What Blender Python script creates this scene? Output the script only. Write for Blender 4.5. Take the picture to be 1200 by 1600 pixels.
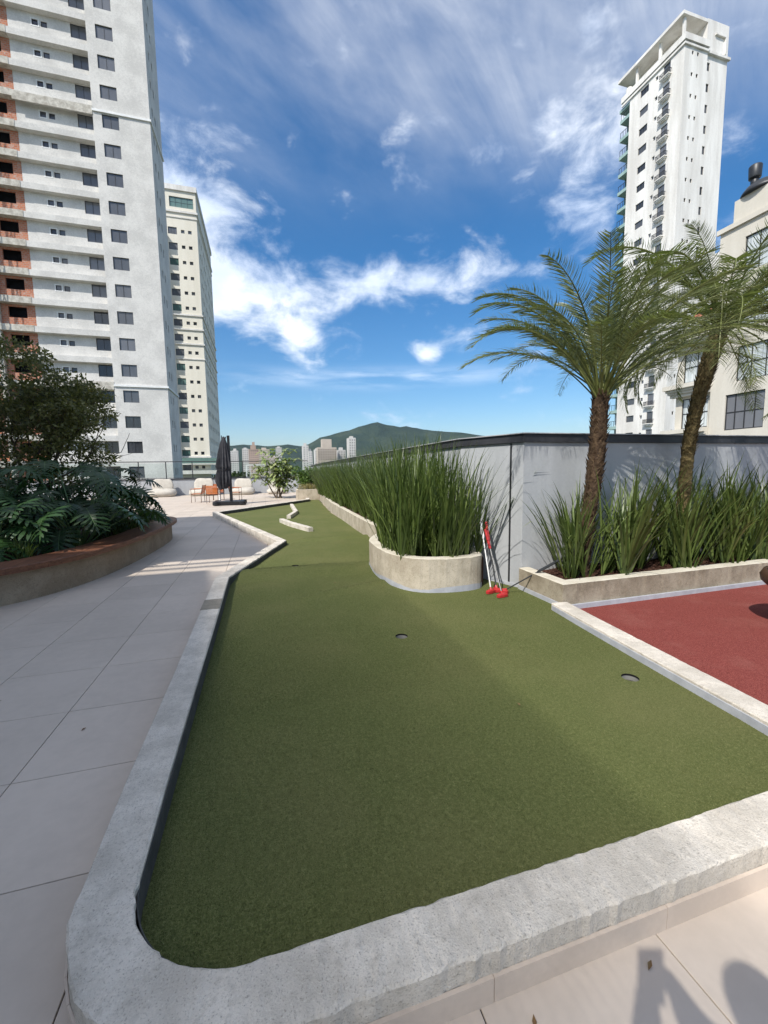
import bpy, bmesh, math, random
import numpy as np
from mathutils import Vector, Matrix, noise
random.seed(7)
R = math.radians
for o in list(bpy.data.objects): bpy.data.objects.remove(o)
scene = bpy.context.scene
COL = scene.collection

# ------------------------------------------------------------------ camera
CAM_H = 1.45
cam = bpy.data.cameras.new('camera')
cam.sensor_fit = 'VERTICAL'; cam.sensor_height = 36.0; cam.lens = 36.0 * 640 / 1600
cam.clip_start = 0.05; cam.clip_end = 30000
co = bpy.data.objects.new('camera', cam); COL.objects.link(co)
def cam_axes(pitch=5.85, roll=0.83, yaw=16.2):
    p, r, y = R(pitch), R(roll), R(yaw)
    F = Vector((math.sin(y)*math.cos(p), math.cos(y)*math.cos(p), -math.sin(p)))
    R0 = Vector((math.cos(y), -math.sin(y), 0)); U0 = R0.cross(F)
    Rt = R0*math.cos(r) - U0*math.sin(r); U = U0*math.cos(r) + R0*math.sin(r)
    return Rt, U, F
_r, _u, _f = cam_axes()
co.matrix_world = Matrix(((_r.x, _u.x, -_f.x, 0), (_r.y, _u.y, -_f.y, 0), (_r.z, _u.z, -_f.z, CAM_H), (0, 0, 0, 1)))
scene.camera = co

# ------------------------------------------------------------------ sun, sky, exposure
SUN_EL, SUN_AZ = 47.7, 231.1            # azimuth clockwise from +Y: behind the camera, to the left
LIGHT = Vector((0.524, 0.423, -0.739))  # the way the light travels
sun = bpy.data.lights.new('sun', 'SUN'); sun.energy = 3.05; sun.angle = R(0.55); sun.color = (1.0, 0.965, 0.90)
so = bpy.data.objects.new('sun', sun); COL.objects.link(so)
so.rotation_euler = LIGHT.to_track_quat('-Z', 'Y').to_euler()
so.location = (-30, -25, 40)
scene.view_settings.view_transform = 'Standard'
try: scene.view_settings.look = 'None'
except Exception: pass
scene.view_settings.gamma = 1.0; scene.view_settings.use_curve_mapping = False
scene.view_settings.exposure = 0.78
SKY_STRENGTH = 0.105

# a small expression helper for node trees
class NT:
    def __init__(s, tree): s.t = tree; s.n = tree.nodes; s.l = tree.links
    def node(s, kind, **kw):
        x = s.n.new(kind)
        for k, v in kw.items():
            if hasattr(x, k): setattr(x, k, v)
        return x
    def put(s, sock, v):
        if isinstance(v, bpy.types.NodeSocket): s.l.new(v, sock)
        elif v is not None:
            try: sock.default_value = v
            except Exception:
                sock.default_value = (v, v, v) if len(sock.default_value) == 3 else (v, v, v, 1)
    def math(s, op, a, b=None, c=None, clamp=False):
        x = s.node('ShaderNodeMath', operation=op, use_clamp=clamp)
        s.put(x.inputs[0], a)
        if b is not None: s.put(x.inputs[1], b)
        if c is not None: s.put(x.inputs[2], c)
        return x.outputs[0]
    def noise(s, vec, scale, detail=4, rough=.55, dist=0.0, out=0):
        x = s.node('ShaderNodeTexNoise'); s.put(x.inputs['Vector'], vec)
        x.inputs['Scale'].default_value = scale; x.inputs['Detail'].default_value = detail
        x.inputs['Roughness'].default_value = rough; x.inputs['Distortion'].default_value = dist
        return x.outputs[out]
    def ramp(s, fac, stops):
        x = s.node('ShaderNodeValToRGB'); e = x.color_ramp.elements
        while len(e) < len(stops): e.new(.5)
        for i, (p, c) in enumerate(stops):
            e[i].position = p; e[i].color = (c, c, c, 1) if isinstance(c, (int, float)) else (*c[:3], 1)
        s.put(x.inputs[0], fac); return x.outputs[0]
    def mix(s, fac, a, b, mode='MIX'):
        x = s.node('ShaderNodeMixRGB', blend_type=mode); s.put(x.inputs[0], fac)
        for i, v in ((1, a), (2, b)):
            if isinstance(v, (tuple, list)): x.inputs[i].default_value = (*v[:3], 1)
            elif isinstance(v, (int, float)): x.inputs[i].default_value = (v, v, v, 1)
            else: s.l.new(v, x.inputs[i])
        return x.outputs[0]
    def smooth(s, v, a, b):
        x = s.node('ShaderNodeMapRange', interpolation_type='SMOOTHSTEP')
        s.put(x.inputs[0], v); x.inputs[1].default_value = a; x.inputs[2].default_value = b
        return x.outputs[0]
    def comb(s, x, y, z):
        c = s.node('ShaderNodeCombineXYZ')
        for i, v in enumerate((x, y, z)): s.put(c.inputs[i], v)
        return c.outputs[0]

def make_world():
    w = bpy.data.worlds.new('World'); scene.world = w; w.use_nodes = True
    t = NT(w.node_tree); w.node_tree.nodes.clear()
    out = t.node('ShaderNodeOutputWorld'); bg = t.node('ShaderNodeBackground')
    bg.inputs['Strength'].default_value = SKY_STRENGTH
    sky = t.node('ShaderNodeTexSky', sky_type='NISHITA'); sky.sun_disc = False
    sky.sun_elevation = R(SUN_EL); sky.sun_rotation = R(SUN_AZ)
    sky.air_density = 1.0; sky.dust_density = 1.2; sky.ozone_density = 2.2; sky.altitude = 0
    hs = t.node('ShaderNodeHueSaturation'); hs.inputs['Saturation'].default_value = 1.38; hs.inputs['Value'].default_value = .90
    t.l.new(sky.outputs[0], hs.inputs['Color'])
    tc = t.node('ShaderNodeTexCoord'); sep = t.node('ShaderNodeSeparateXYZ'); t.l.new(tc.outputs['Generated'], sep.inputs[0])
    x, y, z = sep.outputs
    az = t.math('ARCTAN2', x, y); el = t.math('ARCSINE', z)           # radians, azimuth clockwise from +Y
    # cirrus: a high veil, seen on a flat layer overhead, drawn out by the wind
    zz = t.math('ADD', t.math('MAXIMUM', z, 0.0), 0.10)
    px = t.math('DIVIDE', x, zz); py = t.math('DIVIDE', y, zz)
    ca, sa = math.cos(R(35)), math.sin(R(35))
    ux = t.math('ADD', t.math('MULTIPLY', px, ca), t.math('MULTIPLY', py, sa))
    uy = t.math('SUBTRACT', t.math('MULTIPLY', py, ca), t.math('MULTIPLY', px, sa))
    v1 = t.comb(t.math('MULTIPLY', ux, .55), t.math('MULTIPLY', uy, 1.0), 3.1)
    n1 = t.noise(v1, .9, 7, .56, .5)
    n1b = t.noise(t.comb(t.math('MULTIPLY', ux, .45), t.math('MULTIPLY', uy, 1.7), 8.2), 3.0, 8, .66, .9)
    veil = t.math('MULTIPLY', t.smooth(n1, .34, .70), t.math('ADD', -.05, t.math('MULTIPLY', n1b, 2.0)))
    veil = t.math('MULTIPLY', veil, t.smooth(el, .45, .95))
    veil = t.math('MULTIPLY', veil, 1.15, clamp=True)
    # cumulus: heaps in a low belt
    v2 = t.comb(t.math('MULTIPLY', az, 1.0), t.math('MULTIPLY', el, 1.7), 1.7)
    big = t.noise(v2, 3.0, 2, .5); puff = t.noise(v2, 7.5, 9, .60, .25)
    def blob(a0, e0, wa, we, amp):
        da = t.math('DIVIDE', t.math('SUBTRACT', az, R(a0)), R(wa)); de = t.math('DIVIDE', t.math('SUBTRACT', el, R(e0)), R(we))
        q = t.math('ADD', t.math('MULTIPLY', da, da), t.math('MULTIPLY', de, de))
        return t.math('MULTIPLY', t.math('EXPONENT', t.math('MULTIPLY', q, -1.0)), amp)
    def add(*a):
        s_ = a[0]
        for b in a[1:]: s_ = t.math('ADD', s_, b)
        return s_
    belt = add(blob(-9, 27, 6, 7.5, .42), blob(0, 21.5, 9, 3.6, .38), blob(19, 23.0, 10, 3.2, .34), blob(5.5, 17.6, 3.2, 1.8, .34),
               blob(22.5, 15.0, 1.8, 1.0, .30), blob(41, 35, 5, 8, .26), blob(-30, 22, 14, 6, .3), blob(70, 20, 22, 6, .3),
               blob(120, 24, 26, 7, .32), blob(-100, 22, 30, 7, .32), blob(-170, 20, 26, 7, .32), blob(175, 25, 26, 7, .3), blob(33, 3.0, 5, 1.2, .3))
    dens = t.math('ADD', t.math('MULTIPLY', puff, 1.0), t.math('SUBTRACT', belt, .10))
    dens = t.math('ADD', dens, t.math('MULTIPLY', t.math('SUBTRACT', big, .5), .30))
    cum = t.smooth(dens, .46, .84)
    # thin flat streak low above the hills
    st = t.noise(t.comb(t.math('MULTIPLY', az, 2.0), t.math('MULTIPLY', el, 14.0), 5.0), 2.2, 5, .55)
    band = t.math('MULTIPLY', t.smooth(st, .34, .66), blob(17, 12.2, 16, 1.0, .75))
    shade = t.noise(v2, 5.5, 5, .5)
    cumcol = t.mix(t.smooth(shade, .35, .7), (5.2, 5.9, 7.2), (8.6, 8.8, 9.0))
    c = t.mix(veil, hs.outputs[0], (6.5, 6.7, 7.1))
    c = t.mix(t.math('MULTIPLY', band, .8), c, (6.6, 7.3, 8.3))
    c = t.mix(t.math('MULTIPLY', cum, .95), c, cumcol)
    t.l.new(c, bg.inputs['Color']); t.l.new(bg.outputs[0], out.inputs[0])
make_world()

# ------------------------------------------------------------------ materials
def principled(name, rough=.7, spec=.4, metal=0.0):
    m = bpy.data.materials.new(name); m.use_nodes = True
    t = NT(m.node_tree); p = m.node_tree.nodes['Principled BSDF']
    p.inputs['Roughness'].default_value = rough; p.inputs['Metallic'].default_value = metal
    if 'Specular IOR Level' in p.inputs: p.inputs['Specular IOR Level'].default_value = spec
    return m, t, p
def bump(t, p, h, strength=.3, dist=.01):
    b = t.node('ShaderNodeBump'); b.inputs['Strength'].default_value = strength; b.inputs['Distance'].default_value = dist
    t.l.new(h, b.inputs['Height']); t.l.new(b.outputs[0], p.inputs['Normal'])
def objco(t):
    g = t.node('ShaderNodeNewGeometry'); return g.outputs['Position']
def mottled(name, a, b, scale=4, rough=.75, spec=.3, bumps=.15, bscale=80, bdist=.004, streak=False, fine=.25, metal=0, obj_random=0.0):
    m, t, p = principled(name, rough, spec, metal)
    v = objco(t)
    if streak:
        s = t.node('ShaderNodeSeparateXYZ'); t.l.new(v, s.inputs[0])
        v2 = t.comb(s.outputs[0], s.outputs[1], t.math('MULTIPLY', s.outputs[2], .12))
        n = t.noise(v2, scale, 6, .6)
    else: n = t.noise(v, scale, 6, .6)
    f = t.noise(v, scale*14, 4, .6)
    k = t.math('ADD', t.math('MULTIPLY', n, 1-fine), t.math('MULTIPLY', f, fine))
    c = t.mix(t.smooth(k, .36, .64), a, b)
    if obj_random:
        oi = t.node('ShaderNodeObjectInfo')
        g = t.math('ADD', 1-obj_random, t.math('MULTIPLY', oi.outputs['Random'], 2*obj_random))
        c = t.mix(1.0, c, g, 'MULTIPLY')
    t.l.new(c, p.inputs['Base Color'])
    if bumps: bump(t, p, t.noise(v, bscale, 5, .6), bumps, bdist)
    return m
def flat(name, c, rough=.6, spec=.4, metal=0):
    return mottled(name, tuple(x*.9 for x in c), tuple(min(1, x*1.08) for x in c), 6, rough, spec, .05, 60, .002, metal=metal)
M = {}
M['tile'] = mottled('porcelain_tile', (.505, .430, .356), (.575, .490, .408), 1.1, .60, .25, .06, 260, .0006, fine=.30, obj_random=.06)
M['grout'] = mottled('grout', (.05, .045, .04), (.10, .09, .08), 9, .9)
M['skirt_tile'] = mottled('skirting_tile', (.54, .45, .37), (.62, .52, .43), 3, .5, .4, .05)
M['membrane'] = mottled('grey_membrane', (.36, .37, .40), (.45, .46, .49), 8, .7)
M['inner_shade'] = mottled('painted_kerb_shade', (.05, .052, .05), (.085, .085, .08), 9, .85)  # near-black colour standing in for shade on the kerb
M['rubber'] = mottled('red_rubber_granules', (.165, .036, .029), (.265, .064, .052), 130, .92, .2, .5, 260, .003, fine=.4)
def m_rubber():
    m, t, p = principled('red_rubber_granules', .93, .2); v = objco(t)
    n = t.noise(v, 210, 2, .6); d = t.noise(v, 2.2, 6, .65); e = t.noise(v, 34, 4, .6)
    c = t.ramp(n, [(.30, (.075, .018, .015)), (.46, (.185, .040, .032)), (.60, (.255, .064, .052)), (.74, (.34, .115, .095))])
    c = t.mix(t.math('MULTIPLY', t.smooth(d, .48, .72), .30), c, (.30, .12, .095)); c = t.mix(t.math('MULTIPLY', t.smooth(e, .62, .74), .35), c, (.10, .026, .02))
    t.l.new(c, p.inputs['Base Color']); bump(t, p, n, .7, .004); return m
M['rubber'] = m_rubber()
M['wall'] = mottled('grey_plaster', (.355, .365, .375), (.425, .435, .445), 2.6, .8, .25, .15, 120, .002, streak=True)
M['coping'] = mottled('charcoal_flashing', (.028, .028, .032), (.045, .045, .05), 3, .5, .4, .03)
M['coping_top'] = mottled('zinc_cap', (.30, .30, .31), (.42, .42, .43), 3, .5, .4, .03)
M['dark_metal'] = flat('dark_metal', (.022, .024, .027), .45, .5)
M['black_metal'] = flat('black_metal', (.012, .012, .014), .4, .5)
M['grey_render'] = mottled('unpainted_render', (.52, .505, .475), (.67, .65, .61), .55, .9, .2, .2, 12, .02, fine=.4)
M['white_trim'] = mottled('white_trim', (.70, .70, .68), (.80, .80, .78), 1.5, .8)
M['raw_slab'] = mottled('raw_slab', (.36, .33, .28), (.60, .57, .50), 2.2, .9, .2, .3, 10, .03)
M['cream'] = mottled('cream_render', (.70, .655, .55), (.79, .745, .64), .5, .85, .2, .05, 10, .01, streak=True)
M['white_render'] = mottled('white_render', (.62, .595, .55), (.84, .82, .775), .55, .85, .2, .05, 8, .01, streak=True)
M['ivory'] = mottled('ivory_render', (.58, .54, .46), (.66, .62, .54), .8, .85, .2, .05, 10, .01, streak=True)
M['green_band'] = mottled('seagreen_band', (.26, .38, .35), (.34, .46, .43), 1, .6)
M['shade_window'] = flat('shuttered_window', (.10, .10, .10), .5, .4)
M['frame'] = flat('window_frame', (.03, .03, .032), .45)
M['frame_w'] = flat('white_window_frame', (.6, .6, .58), .5)
M['hole'] = flat('unlit_interior', (.012, .011, .012), .9, .1)
M['terracotta'] = mottled('terracotta', (.42, .12, .07), (.55, .19, .12), 3, .85)
M['city'] = mottled('pale_tower', (.48, .46, .43), (.60, .58, .55), .02, .9, bumps=0)
M['city2'] = mottled('tan_tower', (.42, .36, .30), (.52, .45, .38), .02, .9, bumps=0)
M['city3'] = mottled('brown_tower', (.34, .25, .20), (.44, .33, .27), .02, .9, bumps=0)
M['beanbag'] = mottled('beanbag_canvas', (.46, .42, .36), (.54, .50, .43), 4, .92, .15, .25, 30, .01)
M['orange'] = mottled('orange_slats', (.44, .12, .035), (.54, .17, .05), 6, .6)
M['chair_metal'] = flat('bronze_tube', (.10, .045, .025), .45, .5)
M['umbrella'] = mottled('charcoal_canopy_fabric', (.035, .035, .04), (.06, .06, .066), 5, .95, .1, .2, 120, .003)
M['red_plastic'] = flat('red_plastic', (.44, .028, .028), .4, .5)
M['steel'] = flat('steel_shaft', (.10, .10, .10), .4, .5, .3)
M['white_plastic'] = flat('white_plastic', (.75, .74, .72), .5)
M['brown_plastic'] = flat('brown_plastic', (.075, .040, .025), .45)
M['cup'] = flat('cup_liner', (.20, .20, .185), .6)
M['soil'] = mottled('bark_mulch', (.035, .018, .012), (.11, .055, .04), 45, .95, .1, .8, 60, .02, fine=.5)
M['deadleaf'] = mottled('dry_leaf', (.16, .09, .04), (.26, .17, .08), 30, .9)
M['jeans'] = mottled('dark_cloth', (.03, .035, .05), (.05, .055, .075), 20, .9)
M['skin'] = flat('skin', (.42, .26, .19), .6)
M['ground'] = mottled('far_ground', (.05, .075, .03), (.17, .16, .13), .012, .95, .1, 0)

def m_concrete(name, a, b, dark, scale, pit=True, bs=.6):
    m, t, p = principled(name, .92, .2)
    v = objco(t)
    n = t.noise(v, scale, 7, .65); f = t.noise(v, scale*9, 5, .7); g = t.noise(v, scale*45, 3, .6)
    c = t.mix(t.smooth(n, .34, .66), a, b)
    c = t.mix(t.math('MULTIPLY', t.smooth(f, .5, .70), .45), c, dark)
    c = t.mix(t.math('MULTIPLY', t.smooth(g, .55, .70), .62), c, tuple(x*.6 for x in dark))
    c = t.mix(t.math('MULTIPLY', t.smooth(g, .42, .28), .35), c, tuple(min(.85, x*1.3) for x in b))
    t.l.new(c, p.inputs['Base Color'])
    h = t.math('ADD', t.math('MULTIPLY', f, .6), t.math('MULTIPLY', g, .5))
    if pit:
        vo = t.node('ShaderNodeTexVoronoi'); vo.inputs['Scale'].default_value = scale*11; t.l.new(v, vo.inputs['Vector'])
        h = t.math('ADD', h, t.math('MULTIPLY', t.math('MULTIPLY', t.smooth(vo.outputs['Distance'], .0, .30), .5), t.smooth(n, .45, .62)))
    bump(t, p, h, bs, .011)
    return m
M['kerb'] = m_concrete('rough_concrete', (.51, .46, .39), (.71, .645, .555), (.37, .33, .27), 4.2, True, .62)
M['kerb_dark'] = m_concrete('damp_concrete', (.25, .225, .18), (.33, .295, .24), (.18, .16, .125), 6)
M['planter'] = m_concrete('board_marked_concrete', (.38, .325, .245), (.54, .475, .375), (.25, .205, .145), 3.2, False, .35)
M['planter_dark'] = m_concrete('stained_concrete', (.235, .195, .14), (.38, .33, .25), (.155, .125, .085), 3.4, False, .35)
M['bench_base'] = m_concrete('dark_concrete', (.26, .195, .13), (.36, .28, .195), (.17, .12, .075), 3.0, False, .35)
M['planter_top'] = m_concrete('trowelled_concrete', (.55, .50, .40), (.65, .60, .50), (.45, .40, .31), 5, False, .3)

def m_turf(name, fiber=False):
    m, t, p = principled(name, .95, .12)
    v = objco(t)
    if fiber:
        g = t.node('ShaderNodeNewGeometry'); rnd = g.outputs['Random Per Island']
        c = t.ramp(rnd, [(0, (.078, .088, .030)), (.45, (.115, .127, .046)), (.8, (.155, .165, .066)), (1, (.24, .24, .12))])
    else:
        n = t.noise(v, 190, 3, .7); n2 = t.noise(v, 60, 3, .6); big = t.noise(v, .9, 6, .6)
        k = t.math('ADD', t.math('MULTIPLY', n, .65), t.math('MULTIPLY', n2, .35))
        c = t.ramp(k, [(.30, (.050, .062, .018)), (.48, (.105, .122, .040)), (.60, (.165, .178, .066)), (.72, (.24, .245, .11))])
        c = t.mix(t.math('MULTIPLY', t.smooth(big, .40, .66), .40), c, (.18, .172, .072))
        bump(t, p, k, .9, .012)
    t.l.new(c, p.inputs['Base Color'])
    return m
M['turf'] = m_turf('artificial_turf'); M['turf_fibre'] = m_turf('turf_fibre', True)

def m_leaf(name, lo, hi, trans=.25, rough=.45, spec=.4, island=True, tip=None):
    m, t, p = principled(name, rough, spec)
    g = t.node('ShaderNodeNewGeometry'); n = t.noise(g.outputs['Position'], 2.2, 3, .6)
    oi = t.node('ShaderNodeObjectInfo')
    k = t.math('ADD', t.math('MULTIPLY', g.outputs['Random Per Island'] if island else oi.outputs['Random'], .6), t.math('MULTIPLY', n, .45))
    c = t.mix(t.smooth(k, .15, .85), lo, hi)
    if tip: c = t.mix(t.smooth(k, .78, .95), c, tip)
    t.l.new(c, p.inputs['Base Color'])
    tr = t.node('ShaderNodeBsdfTranslucent'); t.l.new(t.mix(1.0, c, (1.3, 1.5, .7), 'MULTIPLY'), tr.inputs['Color'])
    mx = t.node('ShaderNodeMixShader'); mx.inputs[0].default_value = trans
    t.l.new(p.outputs[0], mx.inputs[1]); t.l.new(tr.outputs[0], mx.inputs[2])
    out = m.node_tree.nodes['Material Output']; t.l.new(mx.outputs[0], out.inputs['Surface'])
    return m
M['strap'] = m_leaf('strap_leaf', (.042, .068, .017), (.160, .212, .060), .28, .38, .45, tip=(.31, .31, .11))
M['palm'] = m_leaf('palm_leaflet', (.082, .102, .036), (.205, .228, .092), .32, .36, .5, tip=(.34, .32, .12))
M['rachis'] = flat('palm_rachis', (.15, .17, .05), .5)
M['philo'] = m_leaf('philodendron_leaf', (.012, .034, .010), (.034, .080, .022), .18, .42, .35, island=False)
M['tree_leaf'] = m_leaf('tree_leaf', (.062, .070, .024), (.19, .18, .066), .30, .5, .35, tip=(.28, .18, .075))
M['plumeria'] = m_leaf('frangipani_leaf', (.12, .18, .05), (.34, .38, .17), .25, .4, .4, tip=(.5, .5, .28))
M['shrub'] = m_leaf('shrub_leaf', (.045, .09, .018), (.13, .20, .045), .25, .45, .4)
M['dry_grass'] = m_leaf('dry_grass', (.16, .15, .05), (.40, .33, .15), .2, .7, .2)
M['far_leaf'] = m_leaf('street_tree_leaf', (.028, .048, .016), (.085, .115, .038), .2, .6, .3)
M['bark'] = mottled('bark', (.06, .045, .034), (.13, .105, .08), 14, .95, .1, .6, 40, .02)
M['petiole'] = flat('petiole', (.09, .15, .05), .5)
M['palm_trunk'] = mottled('palm_fibre', (.032, .021, .015), (.10, .066, .042), 22, .95, .1, .9, 70, .02, fine=.5)
M['palm_scale'] = mottled('palm_leaf_base', (.055, .034, .022), (.165, .112, .068), 26, .95, .1, .6, 70, .012, obj_random=.0)
M['palm_trunk2'] = mottled('lichen_palm_trunk', (.062, .045, .022), (.185, .145, .068), 18, .95, .1, .9, 60, .02, fine=.5)

def m_wood():
    m, t, p = principled('bench_hardwood', .5, .35)
    v = objco(t); s = t.node('ShaderNodeSeparateXYZ'); t.l.new(v, s.inputs[0])
    n = t.noise(t.comb(t.math('MULTIPLY', s.outputs[0], 9.0), t.math('MULTIPLY', s.outputs[1], .8), t.math('MULTIPLY', s.outputs[2], 12.0)), 4, 6, .65, .4)
    c = t.ramp(n, [(.3, (.075, .030, .017)), (.5, (.155, .062, .032)), (.7, (.24, .105, .055))])
    t.l.new(c, p.inputs['Base Color']); bump(t, p, n, .15, .003); return m
M['wood'] = m_wood()
def m_brick():
    m, t, p = principled('hollow_brick_infill', .95, .1)
    b = t.node('ShaderNodeTexBrick'); b.inputs['Scale'].default_value = 1.0
    s = t.node('ShaderNodeSeparateXYZ'); t.l.new(objco(t), s.inputs[0])
    t.l.new(t.comb(s.outputs[0], s.outputs[2], 0.0), b.inputs['Vector'])
    b.inputs['Color1'].default_value = (.42, .15, .085, 1); b.inputs['Color2'].default_value = (.52, .21, .12, 1); b.inputs['Mortar'].default_value = (.38, .30, .25, 1)
    b.inputs['Brick Width'].default_value = .34; b.inputs['Row Height'].default_value = .2; b.inputs['Mortar Size'].default_value = .018
    n = t.noise(objco(t), 1.6, 5, .6)
    c = t.mix(t.math('MULTIPLY', t.smooth(n, .52, .7), .6), b.outputs[0], (.46, .42, .38))
    t.l.new(c, p.inputs['Base Color']); return m
M['brick'] = m_brick()
def m_glass_dark(name, lo, hi, rough=.06):
    m, t, p = principled(name, rough, .6)
    oi = t.node('ShaderNodeObjectInfo'); g = objco(t)
    s = t.node('ShaderNodeSeparateXYZ'); t.l.new(g, s.inputs[0])
    n = t.noise(t.comb(s.outputs[0], s.outputs[1], t.math('MULTIPLY', s.outputs[2], .25)), 2.2, 3, .5)
    k = t.math('ADD', t.math('MULTIPLY', oi.outputs['Random'], .7), t.math('MULTIPLY', n, .4))
    t.l.new(t.mix(t.smooth(k, .2, .95), lo, hi), p.inputs['Base Color']); return m
M['pane'] = m_glass_dark('tinted_pane', (.02, .022, .025), (.11, .115, .125))
M['pane_grey'] = m_glass_dark('blind_behind_pane', (.09, .095, .105), (.17, .175, .19), .12)
M['pane_green'] = m_glass_dark('green_pane', (.05, .11, .095), (.16, .25, .22))
M['curtain'] = None
def m_curtain():
    m, t, p = principled('curtained_pane', .12, .6)
    s = t.node('ShaderNodeSeparateXYZ'); t.l.new(objco(t), s.inputs[0])
    w = t.noise(t.comb(0.0, t.math('MULTIPLY', s.outputs[1], 5.0), t.math('MULTIPLY', s.outputs[2], .15)), 2.0, 3, .5)
    t.l.new(t.ramp(w, [(.3, (.30, .33, .34)), (.5, (.52, .56, .56)), (.7, (.66, .70, .70))]), p.inputs['Base Color']); return m
M['curtain'] = m_curtain()
def m_clear():
    m = bpy.data.materials.new('clear_guard_glass'); m.use_nodes = True; t = NT(m.node_tree); m.node_tree.nodes.clear()
    out = t.node('ShaderNodeOutputMaterial'); tr = t.node('ShaderNodeBsdfTransparent'); tr.inputs[0].default_value = (.93, .96, .95, 1)
    gl = t.node('ShaderNodeBsdfGlossy'); gl.inputs['Roughness'].default_value = .02
    lw = t.node('ShaderNodeFresnel'); lw.inputs[0].default_value = 1.45
    mx = t.node('ShaderNodeMixShader'); t.l.new(t.math('MULTIPLY', lw.outputs[0], .7), mx.inputs[0]); t.l.new(tr.outputs[0], mx.inputs[1]); t.l.new(gl.outputs[0], mx.inputs[2])
    t.l.new(mx.outputs[0], out.inputs[0]); return m
M['clear'] = m_clear()
def m_mountain():
    m, t, p = principled('forest_slope', .98, .05)
    v = objco(t); n = t.noise(v, .006, 8, .62); f = t.noise(v, .05, 4, .6)
    k = t.math('ADD', t.math('MULTIPLY', n, .7), t.math('MULTIPLY', f, .3))
    t.l.new(t.ramp(k, [(.36, (.014, .026, .014)), (.5, (.028, .044, .022)), (.62, (.05, .066, .034))]), p.inputs['Base Color'])
    bump(t, p, k, .8, 60); return m
M['mountain'] = m_mountain()

# ------------------------------------------------------------------ geometry helpers
class MB:
    def __init__(s): s.v = []; s.f = []; s.mi = []
    def quad(s, a, b, c, d, mi=0):
        n = len(s.v); s.v += [tuple(a), tuple(b), tuple(c), tuple(d)]; s.f.append((n, n+1, n+2, n+3)); s.mi.append(mi)
    def tri(s, a, b, c, mi=0):
        n = len(s.v); s.v += [tuple(a), tuple(b), tuple(c)]; s.f.append((n, n+1, n+2)); s.mi.append(mi)
    def box(s, a, b, mi=0):
        x0, y0, z0 = a; x1, y1, z1 = b; n = len(s.v)
        s.v += [(x0,y0,z0),(x1,y0,z0),(x1,y1,z0),(x0,y1,z0),(x0,y0,z1),(x1,y0,z1),(x1,y1,z1),(x0,y1,z1)]
        for q in ((0,3,2,1),(4,5,6,7),(0,1,5,4),(1,2,6,5),(2,3,7,6),(3,0,4,7)): s.f.append(tuple(n+i for i in q)); s.mi.append(mi)
    def tube(s, pts, rad, n=6, mi=0, cap=True, jitter=0.0):
        pts = [Vector(p) for p in pts]
        if isinstance(rad, (int, float)): rad = [rad]*len(pts)
        base = len(s.v); prev = None
        for i, p in enumerate(pts):
            t = (pts[min(i+1, len(pts)-1)] - pts[max(i-1, 0)]).normalized()
            if prev is None: a = t.orthogonal().normalized()
            else: a = (prev - t*prev.dot(t)); a = a.normalized() if a.length > 1e-6 else t.orthogonal().normalized()
            prev = a; b = t.cross(a)
            for k in range(n):
                th = 2*math.pi*k/n; r = rad[i]*(1+random.uniform(-jitter, jitter))
                s.v.append(tuple(p + (a*math.cos(th)+b*math.sin(th))*r))
        for i in range(len(pts)-1):
            for k in range(n):
                s.f.append((base+i*n+k, base+i*n+(k+1)%n, base+(i+1)*n+(k+1)%n, base+(i+1)*n+k)); s.mi.append(mi)
        if cap:
            s.f.append(tuple(base+k for k in range(n))[::-1]); s.mi.append(mi)
            s.f.append(tuple(base+(len(pts)-1)*n+k for k in range(n))); s.mi.append(mi)
    def lathe(s, prof, c=(0,0,0), n=20, mi=0):
        base = len(s.v)
        for r, z in prof:
            for k in range(n):
                th = 2*math.pi*k/n; s.v.append((c[0]+r*math.cos(th), c[1]+r*math.sin(th), c[2]+z))
        for i in range(len(prof)-1):
            for k in range(n):
                s.f.append((base+i*n+k, base+i*n+(k+1)%n, base+(i+1)*n+(k+1)%n, base+(i+1)*n+k)); s.mi.append(mi)
        s.f.append(tuple(base+k for k in range(n))[::-1]); s.mi.append(mi)
        s.f.append(tuple(base+(len(prof)-1)*n+k for k in range(n))); s.mi.append(mi)
    def prism(s, poly, z0, z1, mi=0, top=True):
        n = len(poly); base = len(s.v)
        s.v += [(p[0], p[1], z0) for p in poly] + [(p[0], p[1], z1) for p in poly]
        for i in range(n): s.f.append((base+i, base+(i+1)%n, base+n+(i+1)%n, base+n+i)); s.mi.append(mi)
        if top: s.f.append(tuple(base+n+i for i in range(n))); s.mi.append(mi); s.f.append(tuple(base+i for i in range(n))[::-1]); s.mi.append(mi)
    def mesh(s, name, mats, smooth=False):
        me = bpy.data.meshes.new(name); me.from_pydata(s.v, [], s.f)
        for m in (mats if isinstance(mats, (list, tuple)) else [mats]): me.materials.append(M[m] if isinstance(m, str) else m)
        me.polygons.foreach_set('material_index', s.mi)
        if smooth: me.polygons.foreach_set('use_smooth', [True]*len(s.f))
        me.update(); return me
    def build(s, name, mats, parent=None, smooth=False, loc=None):
        return link(name, s.mesh(name, mats, smooth), parent, loc)
def link(name, data, parent=None, loc=None, rot=None, scale=None):
    o = bpy.data.objects.new(name, data); COL.objects.link(o)
    if parent is not None: o.parent = parent
    if loc is not None: o.location = loc
    if rot is not None: o.rotation_euler = rot
    if scale is not None: o.scale = (scale,)*3 if isinstance(scale, (int, float)) else scale
    return o
def tag(o, label=None, cat=None, group=None, kind=None):
    if label: o['label'] = label
    if cat: o['category'] = cat
    if group: o['group'] = group
    if kind: o['kind'] = kind
    return o
def thing(name, label, cat, loc=(0,0,0), rz=0, group=None, scale=1):
    o = link(name, None, None, loc, (0, 0, rz), scale); o.empty_display_size = .2
    return tag(o, label, cat, group)
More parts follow.
